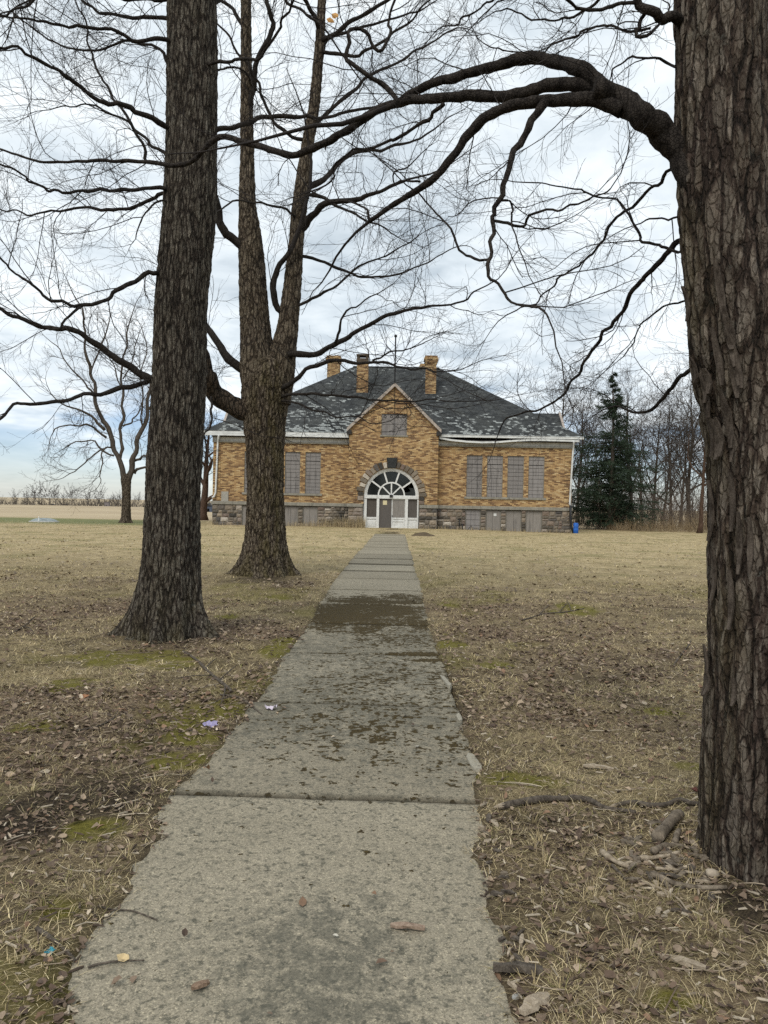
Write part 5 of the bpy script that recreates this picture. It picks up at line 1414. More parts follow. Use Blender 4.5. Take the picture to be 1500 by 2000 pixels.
# ---- pale dome cover with a thin white marker post, in the green strip
q = P(86, 1021, 45.5)
dome = empty('dome_cover', (q[0], 45.5, gz1(q[0], 45.5)), 'low pale domed cover lying in the green strip of grass', 'cover')
n, kk = 28, 8; vs, fs = [], []
wdm = abs(P(113, 1021, 45.5)[0] - P(59, 1021, 45.5)[0]) / 2
for k in range(kk):
    a = k / kk * math.pi / 2
    for j in range(n):
        t = 2 * math.pi * j / n; rib = 1 + .015 * math.cos(t * 10)
        vs.append((wdm * math.cos(a) * math.cos(t) * rib, wdm * .7 * math.cos(a) * math.sin(t) * rib, .25 * math.sin(a) * rib))
vs.append((0, 0, .25))
for k in range(kk - 1):
    for j in range(n): fs.append((k * n + j, k * n + (j + 1) % n, (k + 1) * n + (j + 1) % n, (k + 1) * n + j))
fs += [((kk - 1) * n + j, (kk - 1) * n + (j + 1) % n, len(vs) - 1) for j in range(n)]
MB().add(vs, fs).build('shell', plain('pale_blue_grey_shell', (.22, .25, .25), .5, 3, .6), dome, smooth=True)
mb = MB()
mb.tube([(wdm * 1.02 * math.cos(t), wdm * .72 * math.sin(t), .02) for t in np.linspace(0, 2 * math.pi, 30)], .04, 6, caps=False); mb.build('rim', plain('pale_rim', (.42, .40, .36), .2), dome, smooth=True)
q2 = P(75.5, 1020, 44.0)
post = empty('marker_post', (q2[0], 44.0, gz1(q2[0], 44.0)), 'thin white marker post in front of the pale dome', 'post')
MB().tube([(0, 0, -.05), (0, 0, .30)], .03, 8).build('shaft', M_WHITE, post, smooth=True); MB().tube([(0, 0, .30), (0, 0, .34), (0, 0, .37)], [.036, .036, .01], 8).build('cap', M_WHITE, post, smooth=True)
# ---- blue barrel at the right corner
q = P(1124.5, 1040, 46.6)
bar = empty('blue_barrel', (q[0], 46.6, gz1(q[0], 46.6)), 'blue plastic barrel by the black drain at the right corner of the schoolhouse', 'barrel')
hb = P(1124, 1022, 46.6)[2] - gz1(q[0], 46.6); rb = .155
MB().tube([(0, 0, z * hb) for z in (0, .03, .30, .33, .36, .64, .67, .70, .95, 1.0)], [rb * k for k in (.9, 1, 1, 1.05, 1, 1, 1.05, 1, 1, .88)], 18).build('body', plain('blue_plastic', (.022, .11, .42), .2, 4, .45), bar, smooth=True)
MB().tube([(0, 0, hb + .002), (0, 0, hb + .03)], rb * .8, 18).build('lid', plain('blue_lid', (.03, .13, .42), .2, 4, .45), bar)
MB().tube([(.06, -.02, hb + .03), (.06, -.02, hb + .055)], .025, 8).build('bung', M_BLACKPIPE, bar)
# ---- stand pipe and dark debris along the right foundation
for px, y, h, lab in ((897, 46.7, .62, 'short dark stand pipe with a tap against the right foundation wall'), (903, 46.65, .34, 'stubby dark pipe beside the stand pipe at the right foundation wall')):
    x = P(px, 1030, y)[0]; e = empty('stand_pipe', (x, y, gz1(x, y)), lab, 'pipe')
    MB().tube([(0, 0, -.1), (0, 0, h)], .035, 8).build('shaft', M_BLACKPIPE, e, smooth=True)
    MB().tube([(-.11, 0, h), (.11, 0, h)], .03, 8).build('head', M_BLACKPIPE, e, smooth=True)
    MB().tube([(0, -.06, h * .6), (0, 0, h * .6)], .02, 6).build('tap', M_BLACKPIPE, e, smooth=True)
x = P(921, 1033, 46.5)[0]; e = empty('metal_scrap', (x, 46.5, gz1(x, 46.5)), 'bent dark metal scrap leaning below the first right basement window', 'scrap')
mb = MB(); mb.tube([(-.25, 0, 0), (-.02, .1, .26), (.1, .1, .0)], .025, 6); mb.build('bent_bar', M_BLACKPIPE, e); MB().tube([(.08, .05, .14), (.6, .1, .05)], .016, 6).build('rod', M_BLACKPIPE, e)
# ---- soil heap near the door
q = G(826, 1047); rs = np.random.RandomState(8)
n, k = 40, 8; T_, K_ = np.meshgrid(np.linspace(0, 2 * math.pi, n, endpoint=False), np.linspace(1, .02, k))
hx = .62 * K_ * np.cos(T_); hy = .4 * K_ * np.sin(T_); hz = .17 * (1 - K_ ** 1.6) * (.7 + .6 * vn(hx * 9 + 3, hy * 9, s=2)) + .05 * (vn(hx * 22, hy * 22, s=3) - .5) * (K_ < .95)
V = np.stack([hx, hy, hz], 2).reshape(-1, 3); i = np.arange(k - 1)[:, None] * n; j = np.arange(n)[None]
F = np.stack([i + j, i + (j + 1) % n, i + n + (j + 1) % n, i + n + j], 2).reshape(-1, 4)
m = Mat('turned_soil', 1, .05); M_SOIL = m.out(m.ramp(m.noise(25, 5, .7), [(.3, (.05, .038, .026)), (.7, (.17, .13, .085))]), m.bump(m.noise(40, 4, .7), .8, .03))
o = link('soil_heap', npmesh('soil_heap', V, F, M_SOIL, True)); o.location = (q[0], q[1], gz1(q[0], q[1]) - .01); tag(o, 'small dark mole heap on the lawn right of the door', 'heap')

# ================================================================== LAWN COVER
def rand_zone(n, y0, y1, rs, pw=1.0):
    """points inside what the camera looks down on, with the density falling with distance"""
    u = rs.rand(n); y = (y0 ** (2 - pw) + u * (y1 ** (2 - pw) - y0 ** (2 - pw))) ** (1 / (2 - pw)) if pw != 2 else y0 * (y1 / y0) ** u
    x = -.035 * 0 + y * rs.uniform(-.60, .62, n) + rs.uniform(-.3, .3, n)
    return x, y
def blocked(x, y, pad=0.0):
    b = np.zeros(len(x), bool)
    for (tx, ty, tr) in TRUNKS: b |= np.hypot(x - tx, y - ty) < tr * .95 + pad
    b |= (y > YBAY - .1)
    return b
def blades(x, y, h, w, tilt, rs, az=None, droop=1.0):
    """grass blades: 5 points, 3 faces each"""
    n = len(x); az = rs.uniform(0, 6.283, n) if az is None else az
    dx, dy = np.cos(az), np.sin(az)
    z = gz(x, y) - .004
    st, ct = np.sin(tilt), np.cos(tilt)
    b = np.stack([x, y, z], 1); dr = np.stack([dx * st, dy * st, ct], 1)
    t2 = np.minimum(tilt + droop * rs.uniform(.2, .9, n), 1.62); dr2 = np.stack([dx * np.sin(t2), dy * np.sin(t2), np.cos(t2)], 1)
    sd = np.stack([-dy, dx, 0 * dx], 1) * (w / 2)[:, None]
    mid = b + dr * (h * .55)[:, None]; tip = mid + dr2 * (h * .5)[:, None] + sd * rs.uniform(-6, 6, (n, 1))
    g = gz(tip[:, 0], tip[:, 1]); tip[:, 2] = np.maximum(tip[:, 2], g + .003)
    V = np.stack([b - sd, b + sd, mid + sd * .8, mid - sd * .8, tip], 1).reshape(-1, 3)
    k = np.arange(n)[:, None] * 5
    Q = np.concatenate([k + 0, k + 1, k + 2, k + 3], 1); T = np.concatenate([k + 3, k + 2, k + 4], 1)
    return V, Q, T
def tint(n, pal, rs, wts=None, var=.25):
    pal = np.array(pal); c = pal[rs.choice(len(pal), n, p=wts)]
    return c * rs.uniform(1 - var, 1 + var, (n, 1))
m = Mat('dry_grass', .85, .15); ca, *_ = m.attr('tint'); M_BLADE = m.out(ca)
m.b.inputs['Subsurface Weight'].default_value = 0.0
DRY = [(.43, .345, .195), (.32, .25, .135), (.56, .465, .29), (.22, .17, .095), (.18, .17, .06), (.12, .088, .052)]
DW = [.28, .24, .16, .16, .08, .08]
gs = np.random.RandomState(99)
Vs, Qs, Ts, Cs = [], [], [], []; base = 0
def add_blades(x, y, h, w, tilt, cols, az=None, droop=1.0):
    global base
    V, Q, T = blades(x, y, h, w, tilt, gs, az, droop); Vs.append(V); Qs.append(Q + base); Ts.append(T + base); base += len(V)
    sh = np.array([.7, .7, 1, 1, 1.1])[None, :, None]
    Cs.append((cols[:, None, :] * np.ones((1, 5, 1))).reshape(-1, 3))
# loose matted thatch, near to far
for (n, y0, y1, pw, h0, h1, w0, w1) in ((120000, 1.9, 6.5, 0.6, .03, .08, .0012, .0026), (80000, 6, 16, .8, .04, .095, .0028, .006), (38000, 14, 47, 1.0, .05, .11, .007, .014)):
    x, y = rand_zone(n, y0, y1, gs, pw)
    li, mo, di = masks(x, y); d = outside(x, y)
    dens = (1 - .40 * li) * (1 - .85 * mo) * (1 - .85 * di) * (.35 + 1.1 * fbm(x * 1.8, y * 1.8, o=3, s=71))
    k = (gs.rand(n) < dens * 1.15) & (d > -.035) & ~blocked(x, y); x, y = x[k], y[k]; n = len(x)
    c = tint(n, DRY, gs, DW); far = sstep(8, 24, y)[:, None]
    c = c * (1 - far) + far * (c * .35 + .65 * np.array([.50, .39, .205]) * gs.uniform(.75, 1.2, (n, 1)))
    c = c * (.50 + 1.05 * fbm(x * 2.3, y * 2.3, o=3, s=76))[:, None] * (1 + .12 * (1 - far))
    wv = gs.uniform(w0, w1, n) * (np.sqrt(y / y0) if y0 > 10 else 1)
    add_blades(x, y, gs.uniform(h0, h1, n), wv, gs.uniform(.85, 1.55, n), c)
# tufts
tx, ty = rand_zone(1500, 1.9, 15, gs, 1.0)
li, mo, di = masks(tx, ty); k = (outside(tx, ty) > .02) & ~blocked(tx, ty) & (gs.rand(len(tx)) < (1 - .5 * li) * (1 - mo) * (1 - .6 * di)); tx, ty = tx[k], ty[k]
SPEC = [(88,1795,1),(180,1770,1),(150,1765,1),(70,1495,1),(230,1520,.8),(245,1440,1),(90,1500,1),(380,1330,.6),(1180,1700,1),(1210,1590,.7),(1040,1620,1),(1000,1650,1),(1250,1820,1.2),(1380,1850,1.1),(1180,1990,1.2),(1100,1960,1.1),(1290,1910,1.1),(1090,1550,.8),(200,1460,.8),(60,1560,.9),(1020,1600,.9),(1340,1560,.8),(1160,1780,1.),(1230,1880,1.2)]
for (a, b, s) in SPEC:
    g = G(a, b); tx = np.append(tx, g[0]); ty = np.append(ty, g[1])
nb = np.maximum(10, (26 * np.minimum(1, 9 / ty)).astype(int)); nb[-len(SPEC):] = 70
X = np.repeat(tx, nb); Y = np.repeat(ty, nb); n = len(X)
rr = np.abs(gs.randn(n)) * np.repeat(np.where(nb == 70, .05, gs.uniform(.015, .05, len(tx))), nb); az = gs.uniform(0, 6.283, n)
X = X + rr * np.cos(az); Y = Y + rr * np.sin(az); k = outside(X, Y) > -.04; X, Y, az, rr = X[k], Y[k], az[k], rr[k]; n = len(X)
tb = np.repeat(gs.uniform(.65, 1.25, len(tx)), nb)[k][:, None]
add_blades(X, Y, gs.uniform(.04, .11, n), gs.uniform(.0012, .0026, n) * np.maximum(1, Y / 5), np.clip(.7 + rr * 8 + gs.uniform(-.3, .45, n), .1, 1.5), tint(n, DRY, gs, DW, .2) * tb, az + gs.uniform(-.6, .6, n), 1.3)
# taller dead stalks against the school wall
n = 1500; a = gs.uniform(0, 1, n)
x = np.where(a < .62, P(556, 1000, 46.7)[0] + (P(715, 1000, 46.2)[0] - P(556, 1000, 46.7)[0]) * gs.rand(n) ** .6, gs.uniform(XL, XR, n)); y = np.where((x > BXL - .1) & (x < BXR + .1), YBAY, YF) - gs.uniform(.15, .7, n)
k = np.abs(x - AX) > AR * .9; x, y = x[k], y[k]; n = len(x)
tall = np.exp(-((x - P(690, 1000, 46.5)[0]) / 2.6) ** 2)
add_blades(x, y, .12 + gs.uniform(.1, 1.0, n) * (.22 + .55 * tall), gs.uniform(.008, .016, n), gs.uniform(.0, .3, n), tint(n, [(.46, .37, .22), (.36, .28, .16), (.26, .2, .12)], gs), None, .5)
V = np.vstack(Vs); grass = link('grass', npmesh('grass', V, [np.vstack(Qs), np.vstack(Ts)], M_BLADE, False, {'tint': np.vstack(Cs)}))
tag(grass, 'dry straw coloured grass matted over the lawn', 'grass', kind='stuff')

# ---- fallen leaves, chips: ground cover
m = Mat('dead_leaf', .8, .2); ca, *_ = m.attr('tint')
M_LEAF = m.out(m.mix(.5, ca, m.ramp(m.noise(60, 3, .6), [(.3, (.65, .62, .6)), (.7, (1.25, 1.25, 1.25))]), 'MULTIPLY'))
LEAFP = [(.165, .120, .085), (.12, .082, .058), (.23, .175, .125), (.31, .24, .17), (.085, .060, .045), (.42, .35, .26), (.20, .125, .080)]
LW = [.28, .22, .16, .09, .16, .02, .07]
def leaves(x, y, s, rs, lift=.012):
    """curled leaves: folded along the rib, 8 points and 6 faces each"""
    n = len(x); az = rs.uniform(0, 6.283, n); u = np.array([[-.5, 0], [-.15, .34], [.25, .30], [.55, 0], [.25, -.30], [-.15, -.34], [0, 0], [.3, 0]])
    fold = rs.uniform(-.1, .75, n); curl = rs.uniform(-.5, .9, n)
    px = u[None, :, 0] * s[:, None] * (1 + .25 * rs.randn(n, 8) * .4); py = u[None, :, 1] * s[:, None] * rs.uniform(.55, 1.15, (n, 1)) * (1 + .3 * rs.randn(n, 8) * .4)
    pz = np.abs(py) * fold[:, None] + curl[:, None] * px ** 2 / s[:, None] + .12 * s[:, None] * rs.rand(n, 8)
    t1 = rs.uniform(-.45, .45, n)[:, None]; pz = pz + px * t1 + py * rs.uniform(-.4, .4, n)[:, None]
    pz = pz - pz.min(1, keepdims=True)
    c, sn = np.cos(az)[:, None], np.sin(az)[:, None]
    X = x[:, None] + px * c - py * sn; Y = y[:, None] + px * sn + py * c
    Z = np.maximum(gz(x, y), np.where(outside(x, y) < 0, .010, -9) )[:, None] + pz + rs.uniform(.001, lift, n)[:, None]
    V = np.stack([X, Y, Z], 2).reshape(-1, 3)
    f = np.array([[0, 6, 1], [1, 6, 2], [6, 7, 2], [2, 7, 3], [3, 7, 4], [7, 6, 4], [4, 6, 5], [5, 6, 0]])
    F = (np.arange(n)[:, None, None] * 8 + f[None]).reshape(-1, 3)
    return V, F
ls = np.random.RandomState(55); Vl, Fl, Cl = [], [], []; base = 0
for (n, y0, y1, pw, s0, s1, bias) in ((15000, 1.9, 6, .7, .014, .042, .08), (20000, 5.5, 14, .7, .024, .062, .08), (11000, 13, 40, 1.15, .05, .10, .16), (2600, 3.0, 9, .6, .032, .065, -1)):
    x, y = rand_zone(n, y0, y1, ls, pw); li, mo, di = masks(x, y); d = outside(x, y)
    dens = (li * 1.1 + bias + .25 * di) * (1 - .6 * mo) if bias > 0 else sstep(.35, .8, li) * .9
    k = (ls.rand(n) < dens) & ((d > .0) | ((ls.rand(n) < .006) & (y < 12))) & ~blocked(x, y, .03); x, y = x[k], y[k]; n = len(x)
    c = tint(n, LEAFP, ls, LW, .3); far = sstep(10, 20, y)[:, None]; c = c * (1 - far * .5) + far * .5 * np.array([.42, .36, .25])
    V, F = leaves(x, y, ls.uniform(s0, s1, n), ls); Vl.append(V); Fl.append(F + base); base += len(V); Cl.append(np.repeat(c, 8, 0))
o = link('fallen_leaves', npmesh('fallen_leaves', np.vstack(Vl), np.vstack(Fl), M_LEAF, False, {'tint': np.vstack(Cl)})); tag(o, 'brown curled dead leaves littering the lawn', 'leaves', kind='stuff')

# ---- wood chips and twigs scattered as litter
m = Mat('chip_wood', .9, .15); ca, *_ = m.attr('tint'); M_CHIP = m.out(m.mix(.6, ca, m.ramp(m.noise(90, 4, .7), [(.3, (.55, .55, .55)), (.7, (1.3, 1.3, 1.3))]), 'MULTIPLY'))
def chips(x, y, L, w, h, rs, lift=.012):
    n = len(x); az = rs.uniform(0, 6.283, n); tl = rs.uniform(-.15, .15, n)
    u = np.array([(-.5, -.5, 0), (.5, -.35, 0), (.5, .3, 0), (-.5, .5, 0), (-.42, -.35, 1), (.44, -.2, 1), (.4, .2, 1), (-.45, .3, 1)])
    px = u[None, :, 0] * L[:, None] * (1 + .2 * rs.randn(n, 8) * .5); py = u[None, :, 1] * w[:, None] * (1 + .3 * rs.randn(n, 8) * .5); pz = u[None, :, 2] * h[:, None] + px * tl[:, None]
    c, s = np.cos(az)[:, None], np.sin(az)[:, None]
    X = x[:, None] + px * c - py * s; Y = y[:, None] + px * s + py * c; Z = gz(x, y)[:, None] + pz + rs.uniform(-.002, lift, n)[:, None]
    f = np.array([[4, 5, 6, 7], [0, 1, 5, 4], [1, 2, 6, 5], [2, 3, 7, 6], [3, 0, 4, 7], [3, 2, 1, 0]])
    return np.stack([X, Y, Z], 2).reshape(-1, 3), (np.arange(n)[:, None, None] * 8 + f[None]).reshape(-1, 4)
WOODP = [(.17, .125, .090), (.28, .225, .165), (.40, .34, .26), (.11, .08, .058), (.07, .052, .04)]
xa, ya = rand_zone(16000, 1.9, 9, ls, .8); d = outside(xa, ya)
wt_ = .30 + .9 * np.exp(-((xa - g_tC[0] + .35) / .7) ** 2 - ((ya - 3.1) / .7) ** 2) + .5 * np.exp(-np.maximum(d, 0) / .06)
k = (ls.rand(16000) < wt_) & (d > -.02) & ~blocked(xa, ya); xa, ya = xa[k], ya[k]; n = len(xa)
V, F = chips(xa, ya, ls.uniform(.012, .06, n), ls.uniform(.004, .013, n), ls.uniform(.002, .006, n), ls)
xt_, yt_ = rand_zone(2600, 1.9, 14, ls, .9); k = (outside(xt_, yt_) > -.02) & ~blocked(xt_, yt_); xt_, yt_ = xt_[k], yt_[k]; n2 = len(xt_)
aa = ls.uniform(0, 6.283, n2); P5, R5 = grow(np.stack([xt_, yt_, gz(xt_, yt_) + .008], 1), np.stack([np.cos(aa), np.sin(aa), 0 * aa], 1), ls.uniform(.04, .30, n2), ls.uniform(.0012, .0035, n2), 5, .18, 0, ls, .5, .05)
P5[:, :, 2] = gz(P5[:, :, 0].ravel(), P5[:, :, 1].ravel()).reshape(n2, 5) + .008 + R5
Vt, Ft = tubes(P5, R5, 4)
o = link('wood_litter', npmesh('wood_litter', np.vstack([V, Vt]), np.vstack([F, Ft + len(V)]), M_CHIP, False, {'tint': np.vstack([np.repeat(tint(n, WOODP, ls), 8, 0), np.repeat(tint(n2, WOODP, ls, [.35, .2, .1, .25, .1]), 20, 0)])}))
tag(o, 'bits of twig and bark strewn over the ground', 'litter', kind='stuff')

# ================================================================== FALLEN WOOD ONE CAN POINT AT
M_DEAD = bark_plain('fallen_branch_bark', (.045, .037, .030), (.15, .125, .10), 40)
M_LOG = bark_plain('weathered_log_bark', (.075, .060, .045), (.25, .205, .155), 22)
M_PALE = bark_plain('bare_pale_wood', (.22, .175, .125), (.42, .35, .265), 50)
def stick(name, label, cat, px, w0, w1, mat=M_DEAD, lift=.6, group=None, broken=False, forks=(), n=26, S=10, seed=0):
    q = catmull([(a, b) for a, b in px], n); g = np.array([G(a, b, .03) for a, b in q])
    Yv = g[:, 1]; r = np.linspace(w0, w1, n) / 2 * Yv / F_PX
    r = r * (1 + .25 * (vn(np.linspace(0, 7, n), np.zeros(n), s=seed + 4) - .5))
    hz_ = np.maximum(gz(g[:, 0], g[:, 1]), np.where(outside(g[:, 0], g[:, 1]) < 0, .008, -9)); ker = np.ones(7) / 7; hz_ = np.convolve(np.pad(hz_, 3, 'edge'), ker, 'valid')
    pts = np.stack([g[:, 0], g[:, 1], hz_ + r * lift + .004], 1); o0 = pts[0].copy()
    e = empty(name, tuple(o0), label, cat, group)
    if broken: r[0] *= .55; r[1] *= .85
    o = limb_obj(pts - o0, r, mat, e, 'stem', S)
    if broken:
        b0 = MB(); b0.tube([pts[0] - o0 - (pts[1] - pts[0]) * .9, pts[0] - o0, pts[1] - o0], [r[0] * .35, r[0] * 1.25, r[1] * 1.03], 7); b0.build('broken_end', M_PALE, e)
    for (t, dpx, fw) in forks:
        k = int(t * (n - 1)); f0 = pts[k]; f1 = G(q[k][0] + dpx[0], q[k][1] + dpx[1], .03); f1[2] = gz1(f1[0], f1[1]) + .02
        mid = (f0 + f1) / 2 + np.array([.01, .01, .015]); rr_ = fw / 2 * Yv[k] / F_PX
        MB().tube([f0 - o0, mid - o0, f1 - o0], [rr_, rr_ * .8, rr_ * .4], 6).build('side_twig', mat, e, smooth=True)
    return e
stick('fallen_branch', 'thick grey fallen branch with a pale broken end lying beside the path', 'branch', [(974,1582),(1010,1576),(1060,1568),(1110,1564),(1150,1568),(1180,1585),(1215,1592),(1242,1597)], 15, 7, lift=.9, broken=True, seed=1)
stick('fallen_branch', 'crooked fallen branch running from the grey one to the big right-hand trunk', 'branch', [(1195,1583),(1235,1576),(1270,1584),(1300,1583),(1328,1574),(1350,1583),(1384,1588)], 10, 8, lift=.9, broken=True, seed=2)
stick('fallen_branch', 'dead branch with white twigs lying on moss left of the path', 'branch', [(358,1275),(385,1293),(405,1312),(430,1332),(447,1345),(452,1352)], 4, 7, forks=((.85, (-8, 38), 3.5), (.75, (38, -28), 3), (.45, (24, -18), 3), (.6, (-90, 12), 2.5)), seed=3)
stick('fallen_twig', 'thin dark twig lying from the moss across to the path edge', 'twig', [(430,1357),(465,1362),(490,1375),(512,1391)], 4, 2.5, forks=((.3, (-55, 22), 2),), seed=4)
stick('fallen_twig', 'long thin stick across the leaf litter left of the path', 'twig', [(150,1432),(190,1422),(225,1405),(262,1384)], 4, 2.5, forks=((.6, (12, -16), 2),), seed=5)
stick('fallen_twig', 'slender brown twig poking onto the path at its lower left', 'twig', [(190,1768),(225,1769),(260,1771),(307,1788)], 4, 3, seed=6)
stick('fallen_stick', 'short dark stick on soil beside the blue wrapper', 'stick', [(72,1817),(95,1832),(120,1850),(147,1869)], 9, 7, seed=7)
stick('fallen_twig', 'dark twig lying on the path above the two leaves at lower left', 'twig', [(172,1880),(200,1872),(240,1867),(282,1866)], 5, 3, seed=8)
stick('fallen_twig', 'spindly upright weed stem lying far left of the near grey trunk', 'twig', [(20,1240),(45,1225),(62,1210),(70,1203)], 3, 2, forks=((.5, (20, 14), 2),), seed=9)
stick('fallen_twig', 'pale slanting twig on the lawn right of the path, far back', 'twig', [(1315,1302),(1330,1280),(1345,1262),(1350,1252)], 3, 2, seed=10)
stick('fallen_twig', 'dark branched twig on the lawn midway right of the path', 'twig', [(1020,1212),(1060,1200),(1100,1196),(1140,1190)], 3, 2, forks=((.3, (20, -18), 2), (.6, (16, -16), 2), (.8, (-10, -20), 2)), seed=11)
# wood by the foot of the right trunk
for i, (px, w0, w1, mt, lab) in enumerate([
 ([(1175,1676),(1190,1690),(1205,1700),(1228,1710)], 12, 8, M_PALE, 'pale stripped stick topmost left of the wood pile by the right trunk'),
 ([(1283,1660),(1300,1640),(1315,1622),(1327,1612)], 26, 20, M_LOG, 'stout bark covered log end standing up in the wood pile by the right trunk'),
 ([(1318,1664),(1322,1650),(1326,1640)], 12, 10, M_LOG, 'stubby log beside the stout one in the wood pile by the right trunk'),
 ([(1275,1680),(1295,1670),(1312,1668),(1335,1670)], 13, 9, M_LOG, 'curved brown limb piece below the stout log by the right trunk'),
 ([(1250,1692),(1275,1689),(1300,1686),(1328,1681)], 9, 6, M_PALE, 'flat orange brown stick lying level in the wood pile by the right trunk'),
 ([(1270,1722),(1295,1732),(1320,1745),(1350,1752),(1385,1755),(1418,1754)], 11, 9, M_LOG, 'long stick running along the pile to the foot of the right trunk'),
 ([(1252,1732),(1275,1742),(1300,1752),(1325,1768),(1342,1790)], 6, 4, M_PALE, 'thin pale stick crossing below the long one by the right trunk'),
 ([(1280,1711),(1305,1712),(1330,1716),(1352,1718)], 7, 4, M_PALE, 'small white stick in the middle of the wood pile by the right trunk'),
 ([(1290,1695),(1315,1702),(1335,1706)], 6, 5, M_DEAD, 'short dark stick in the middle of the wood pile by the right trunk'),
 ([(1195,1705),(1212,1720),(1222,1730)], 7, 4, M_DEAD, 'short brown stick at the left end of the wood pile by the right trunk')]):
    stick('wood_piece', lab, 'stick', px, w0, w1, mt, 1.1, 'wood at the foot of the right trunk', n=14, S=8, seed=20 + i)
def bark_scrap(name, label, cat, px, py, lx, wx, rot, mat, group=None, thick=.012, onpath=False):
    """flat splintered slab of bark with ragged ends"""
    g = G(px, py); rs = np.random.RandomState(int(px * 7 + py)); L = lx * g[1] / F_PX; w = wx * g[1] / F_PX
    n = 7; vs = []
    for k in range(n):
        t = k / (n - 1) - .5; e = (1 - (2 * abs(t)) ** 3 * rs.uniform(.35, .8))
        bow = .05 * L * math.cos(t * math.pi)
        for s in (-1, 1):
            for z in (0, 1):
                vs.append((t * L, s * w / 2 * e * rs.uniform(.8, 1.15) + rs.uniform(-.1, .1) * w, bow + z * thick * rs.uniform(.7, 1.2)))
    fs = [(0, 1, 3, 2), (4 * n - 4, 4 * n - 2, 4 * n - 1, 4 * n - 3)]
    for k in range(n - 1):
        b = 4 * k
        for p_, q_ in ((0, 2), (2, 3), (3, 1), (1, 0)): fs.append((b + p_, b + q_, b + 4 + q_, b + 4 + p_))
    o = MB().add(vs, fs).build(name, mat); z0 = max(gz1(g[0], g[1]), .009 if outside(np.array([g[0]]), np.array([g[1]]))[0] < 0 else -9)
    o.location = (g[0], g[1], z0 + .004); o.rotation_euler = (rs.uniform(-.1, .1), rs.uniform(-.05, .05), rot)
    tag(o, label, cat, group); return o
bark_scrap('bark_piece', 'reddish slip of bark lying on the near path slab', 'bark', 796, 1820, 68, 15, -.12, bark_plain('red_brown_bark', (.19, .13, .095), (.37, .28, .21), 60))
bark_scrap('bark_piece', 'small brown bark chip at the bottom of the path', 'bark', 391, 1935, 36, 14, .55, bark_plain('red_brown_chip', (.14, .095, .065), (.26, .18, .125), 60), thick=.01)
bark_scrap('bark_piece', 'long flat grey bark slab at the lower right path edge', 'bark', 1011, 1917, 96, 20, -.06, M_DEAD, thick=.02)
bark_scrap('bark_piece', 'grey splintered board end cut by the bottom of the picture right of the path', 'bark', 1045, 1982, 84, 28, .75, M_PALE, thick=.015)
bark_scrap('bark_piece', 'long tan bark sliver slanting across grass at the lower right', 'bark', 1330, 1912, 88, 17, -.5, M_PALE, thick=.012)
bark_scrap('bark_piece', 'slim bark sliver lying level on the grass above the grey branch', 'bark', 1168, 1508, 58, 10, -.2, M_PALE)
crs = random.Random(5)
for i in range(46):      # the loose chips heaped at the foot of the right trunk
    px, py = crs.gauss(1295, 55), crs.gauss(1712, 34)
    if px > 1395 + (py - 1690) * .5 or px < 1150: continue
    bark_scrap('bark_chip', 'loose bark chip in the heap between the right trunk and the path', 'bark', px, py, crs.uniform(14, 46), crs.uniform(6, 13), crs.uniform(0, 3.14), crs.choice((M_LOG, M_DEAD, M_PALE, M_LOG)), 'bark chips heaped at the foot of the right trunk', thick=crs.uniform(.006, .014))
for i in range(26):      # along the right edge of the path
    py = crs.uniform(1610, 1960); px = float(np.interp(py, [1560, 1700, 1850, 2000], [925, 940, 975, 1005])) + crs.uniform(2, 48)
    bark_scrap('bark_chip', 'loose bark chip along the lower right edge of the path', 'bark', px, py, crs.uniform(14, 36), crs.uniform(5, 11), crs.uniform(0, 3.14), crs.choice((M_LOG, M_DEAD, M_PALE)), 'bark chips along the path edge', thick=crs.uniform(.005, .012))
# stones
def rock(label, px, py, wpx, mat, name='stone'):
    g = G(px, py); r = wpx / 2 * g[1] / F_PX; b = bmesh.new(); bmesh.ops.create_icosphere(b, subdivisions=3, radius=1)
    for v in b.verts:
        f = 1 + .35 * (float(vn(np.array([v.co.x * 1.6 + px]), np.array([v.co.y * 1.6]), np.array([v.co.z * 1.6]), s=4)[0]) - .5); v.co = Vector((v.co.x * r * f, v.co.y * r * .8 * f, v.co.z * r * .68 * f))
    me = bpy.data.meshes.new(name); b.to_mesh(me); b.free(); me.polygons.foreach_set('use_smooth', [True] * len(me.polygons))
    o = link(name, me, None, mat); o.location = (g[0], g[1], max(gz1(g[0], g[1]), 0) + r * .4); tag(o, label, 'stone')
M_ROCK = plain('tan_pebble', (.30, .25, .19), .25, 30)
rock('rounded tan stone at the foot of the big right-hand trunk', 1390, 1741, 27, M_ROCK)
rock('small grey stone beside the path right of the bark slab', 1007, 1960, 16, plain('grey_pebble', (.30, .29, .27), .25, 30))
rock('round pebble on the path at its lower right corner', 953, 1986, 11, M_ROCK)
# broken rim of the path at the right
def rim_chip(label, px, py, lx, wx, rot):
    g = G(px, py); L, w = lx * g[1] / F_PX, wx * g[1] / F_PX; rs = np.random.RandomState(int(px)); n = 14
    pw_ = lambda v: math.copysign(abs(v) ** .55, v)
    pts = [(L / 2 * pw_(math.cos(t)) * rs.uniform(.85, 1.1), w / 2 * pw_(math.sin(t)) * rs.uniform(.8, 1.15)) for t in np.linspace(0, 2 * math.pi, n, endpoint=False)]
    vs = [(x, y, 0) for x, y in pts] + [(x * .94, y * .9, .035 + rs.uniform(-.004, .004)) for x, y in pts]
    fs = [tuple(range(n))[::-1], tuple(range(n, 2 * n))] + [(i, (i + 1) % n, n + (i + 1) % n, n + i) for i in range(n)]
    o = MB().add(vs, fs).build('concrete_chunk', M_PALECONC); o.location = (g[0], g[1], -.021); o.rotation_euler = (0, .05, rot); tag(o, label, 'concrete')
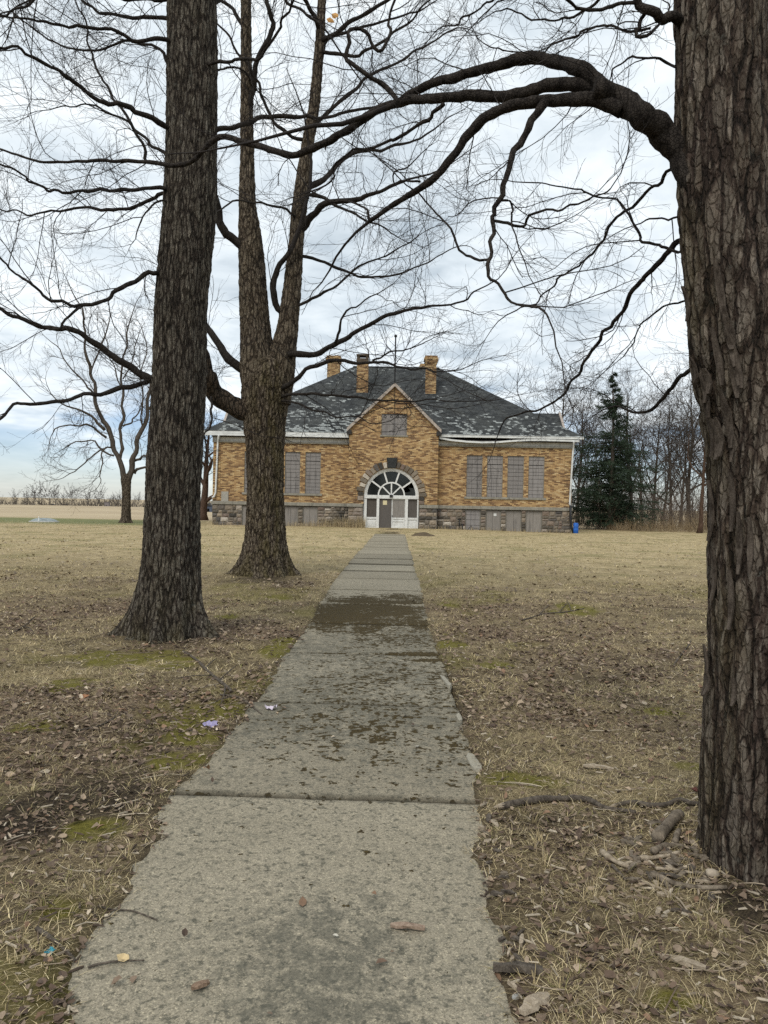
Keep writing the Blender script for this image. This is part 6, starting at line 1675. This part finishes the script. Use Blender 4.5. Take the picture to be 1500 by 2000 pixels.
M_PALECONC = plain('fresh_broken_concrete', (.29, .265, .21), .25, 60, .95, .6)
rim_chip('pale broken concrete chunk off the right path rim, nearest to the grey branch', 924, 1490, 120, 24, R(95))
rim_chip('pale crumbled concrete chunk at the right path rim below the mossy joint', 868, 1328, 150, 11, R(95))
rim_chip('pale crumbled concrete chunk at the right path rim, middle of three', 893, 1398, 110, 12, R(94))
# litter and single leaves
def scrap(name, label, cat, px, py, w, col, seed, h=.35):
    g = G(px, py); rs = np.random.RandomState(seed); s = w * g[1] / F_PX; n = 7
    u, v = np.meshgrid(np.linspace(-.5, .5, n), np.linspace(-.5, .5, n)); rr = 1 - .25 * rs.rand(n, n)
    z = s * h * np.abs(vn(u * 4 + seed, v * 4, s=seed) - .35)
    V = np.stack([u * s * rr, v * s * .75 * rr, z], 2).reshape(-1, 3); i = (np.arange(n - 1)[:, None] * n + np.arange(n - 1)[None]).ravel()
    F = np.stack([i, i + 1, i + n + 1, i + n], 1)
    M_ = plain(name + '_film_%d' % seed, col, .15, 40, .5)
    me = npmesh(name, V, F, M_, False); o = link(name, me); sm_ = o.modifiers.new('thickness', 'SOLIDIFY'); sm_.thickness = .001
    o.location = (g[0], g[1], max(gz1(g[0], g[1]), .01 if outside(np.array([g[0]]), np.array([g[1]]))[0] < 0.02 else -9) + .006); o.rotation_euler = (.15, -.1, rs.uniform(0, 3)); tag(o, label, cat)
scrap('wrapper', 'crumpled lilac wrapper lying on moss left of the path', 'litter', 411, 1426, 30, (.30, .27, .42), 1, .6)
scrap('wrapper', 'crumpled white wrapper on the left edge of the path', 'litter', 528, 1389, 24, (.52, .46, .52), 2, .8)
scrap('wrapper', 'scrap of turquoise foil on the soil at lower left', 'litter', 97, 1880, 19, (.04, .24, .30), 3, .5)
def one_leaf(label, px, py, w, col, seed):
    g = G(px, py); rs = np.random.RandomState(seed); s = np.array([w * g[1] / F_PX]); V, F = leaves(np.array([g[0]]), np.array([g[1]]), s, rs, .01)
    c = np.repeat(np.array([col]), 8, 0); org = V.mean(0); o = link('leaf', npmesh('leaf', V - org, F, M_LEAF, False, {'tint': c})); o.location = org; tag(o, label, 'leaf')
one_leaf('orange oak leaf propped at the root of the near grey trunk', 298, 1262, 26, (.50, .22, .06), 1)
one_leaf('rusty brown leaf in the litter left of the lilac wrapper', 165, 1371, 26, (.30, .14, .07), 2)
one_leaf('tan leaf lying in the litter above the thin stick', 240, 1401, 20, (.48, .30, .19), 3)
one_leaf('pale yellow leaf on the path at lower left', 240, 1883, 26, (.52, .40, .22), 4)
one_leaf('curled brown leaf on the left edge of the second path slab', 403, 1514, 24, (.32, .19, .11), 5)
one_leaf('small grey dead leaf in the middle of the second path slab', 532, 1463, 14, (.16, .15, .11), 6)
one_leaf('white dried leaf on the right side of the second path slab', 815, 1463, 12, (.5, .48, .42), 7)
one_leaf('dark red leaf on grass against the big right-hand trunk', 1357, 1566, 20, (.11, .045, .035), 8)
one_leaf('pale dead leaf on the path near its right edge above the bark slip', 655, 1837, 12, (.45, .42, .35), 9)
# the few dead leaves still hanging high in the crown
for (px, py, y, lab) in ((646, 40, 13.9, 'withered orange leaf still hanging at the top of the forked tree'), (654, 30, 13.9, 'paler withered leaf hanging beside the orange one in the forked tree')):
    p = P(px, py, y); V, F = leaves(np.array([0.]), np.array([0.]), np.array([.14]), np.random.RandomState(px)); V = V - V.mean(0); V = V[:, [0, 2, 1]]
    o = link('hanging_leaf', npmesh('hanging_leaf', V, F, M_LEAF, False, {'tint': np.repeat(np.array([(.50, .28, .10)]), 8, 0)})); o.location = tuple(p); tag(o, lab, 'leaf')
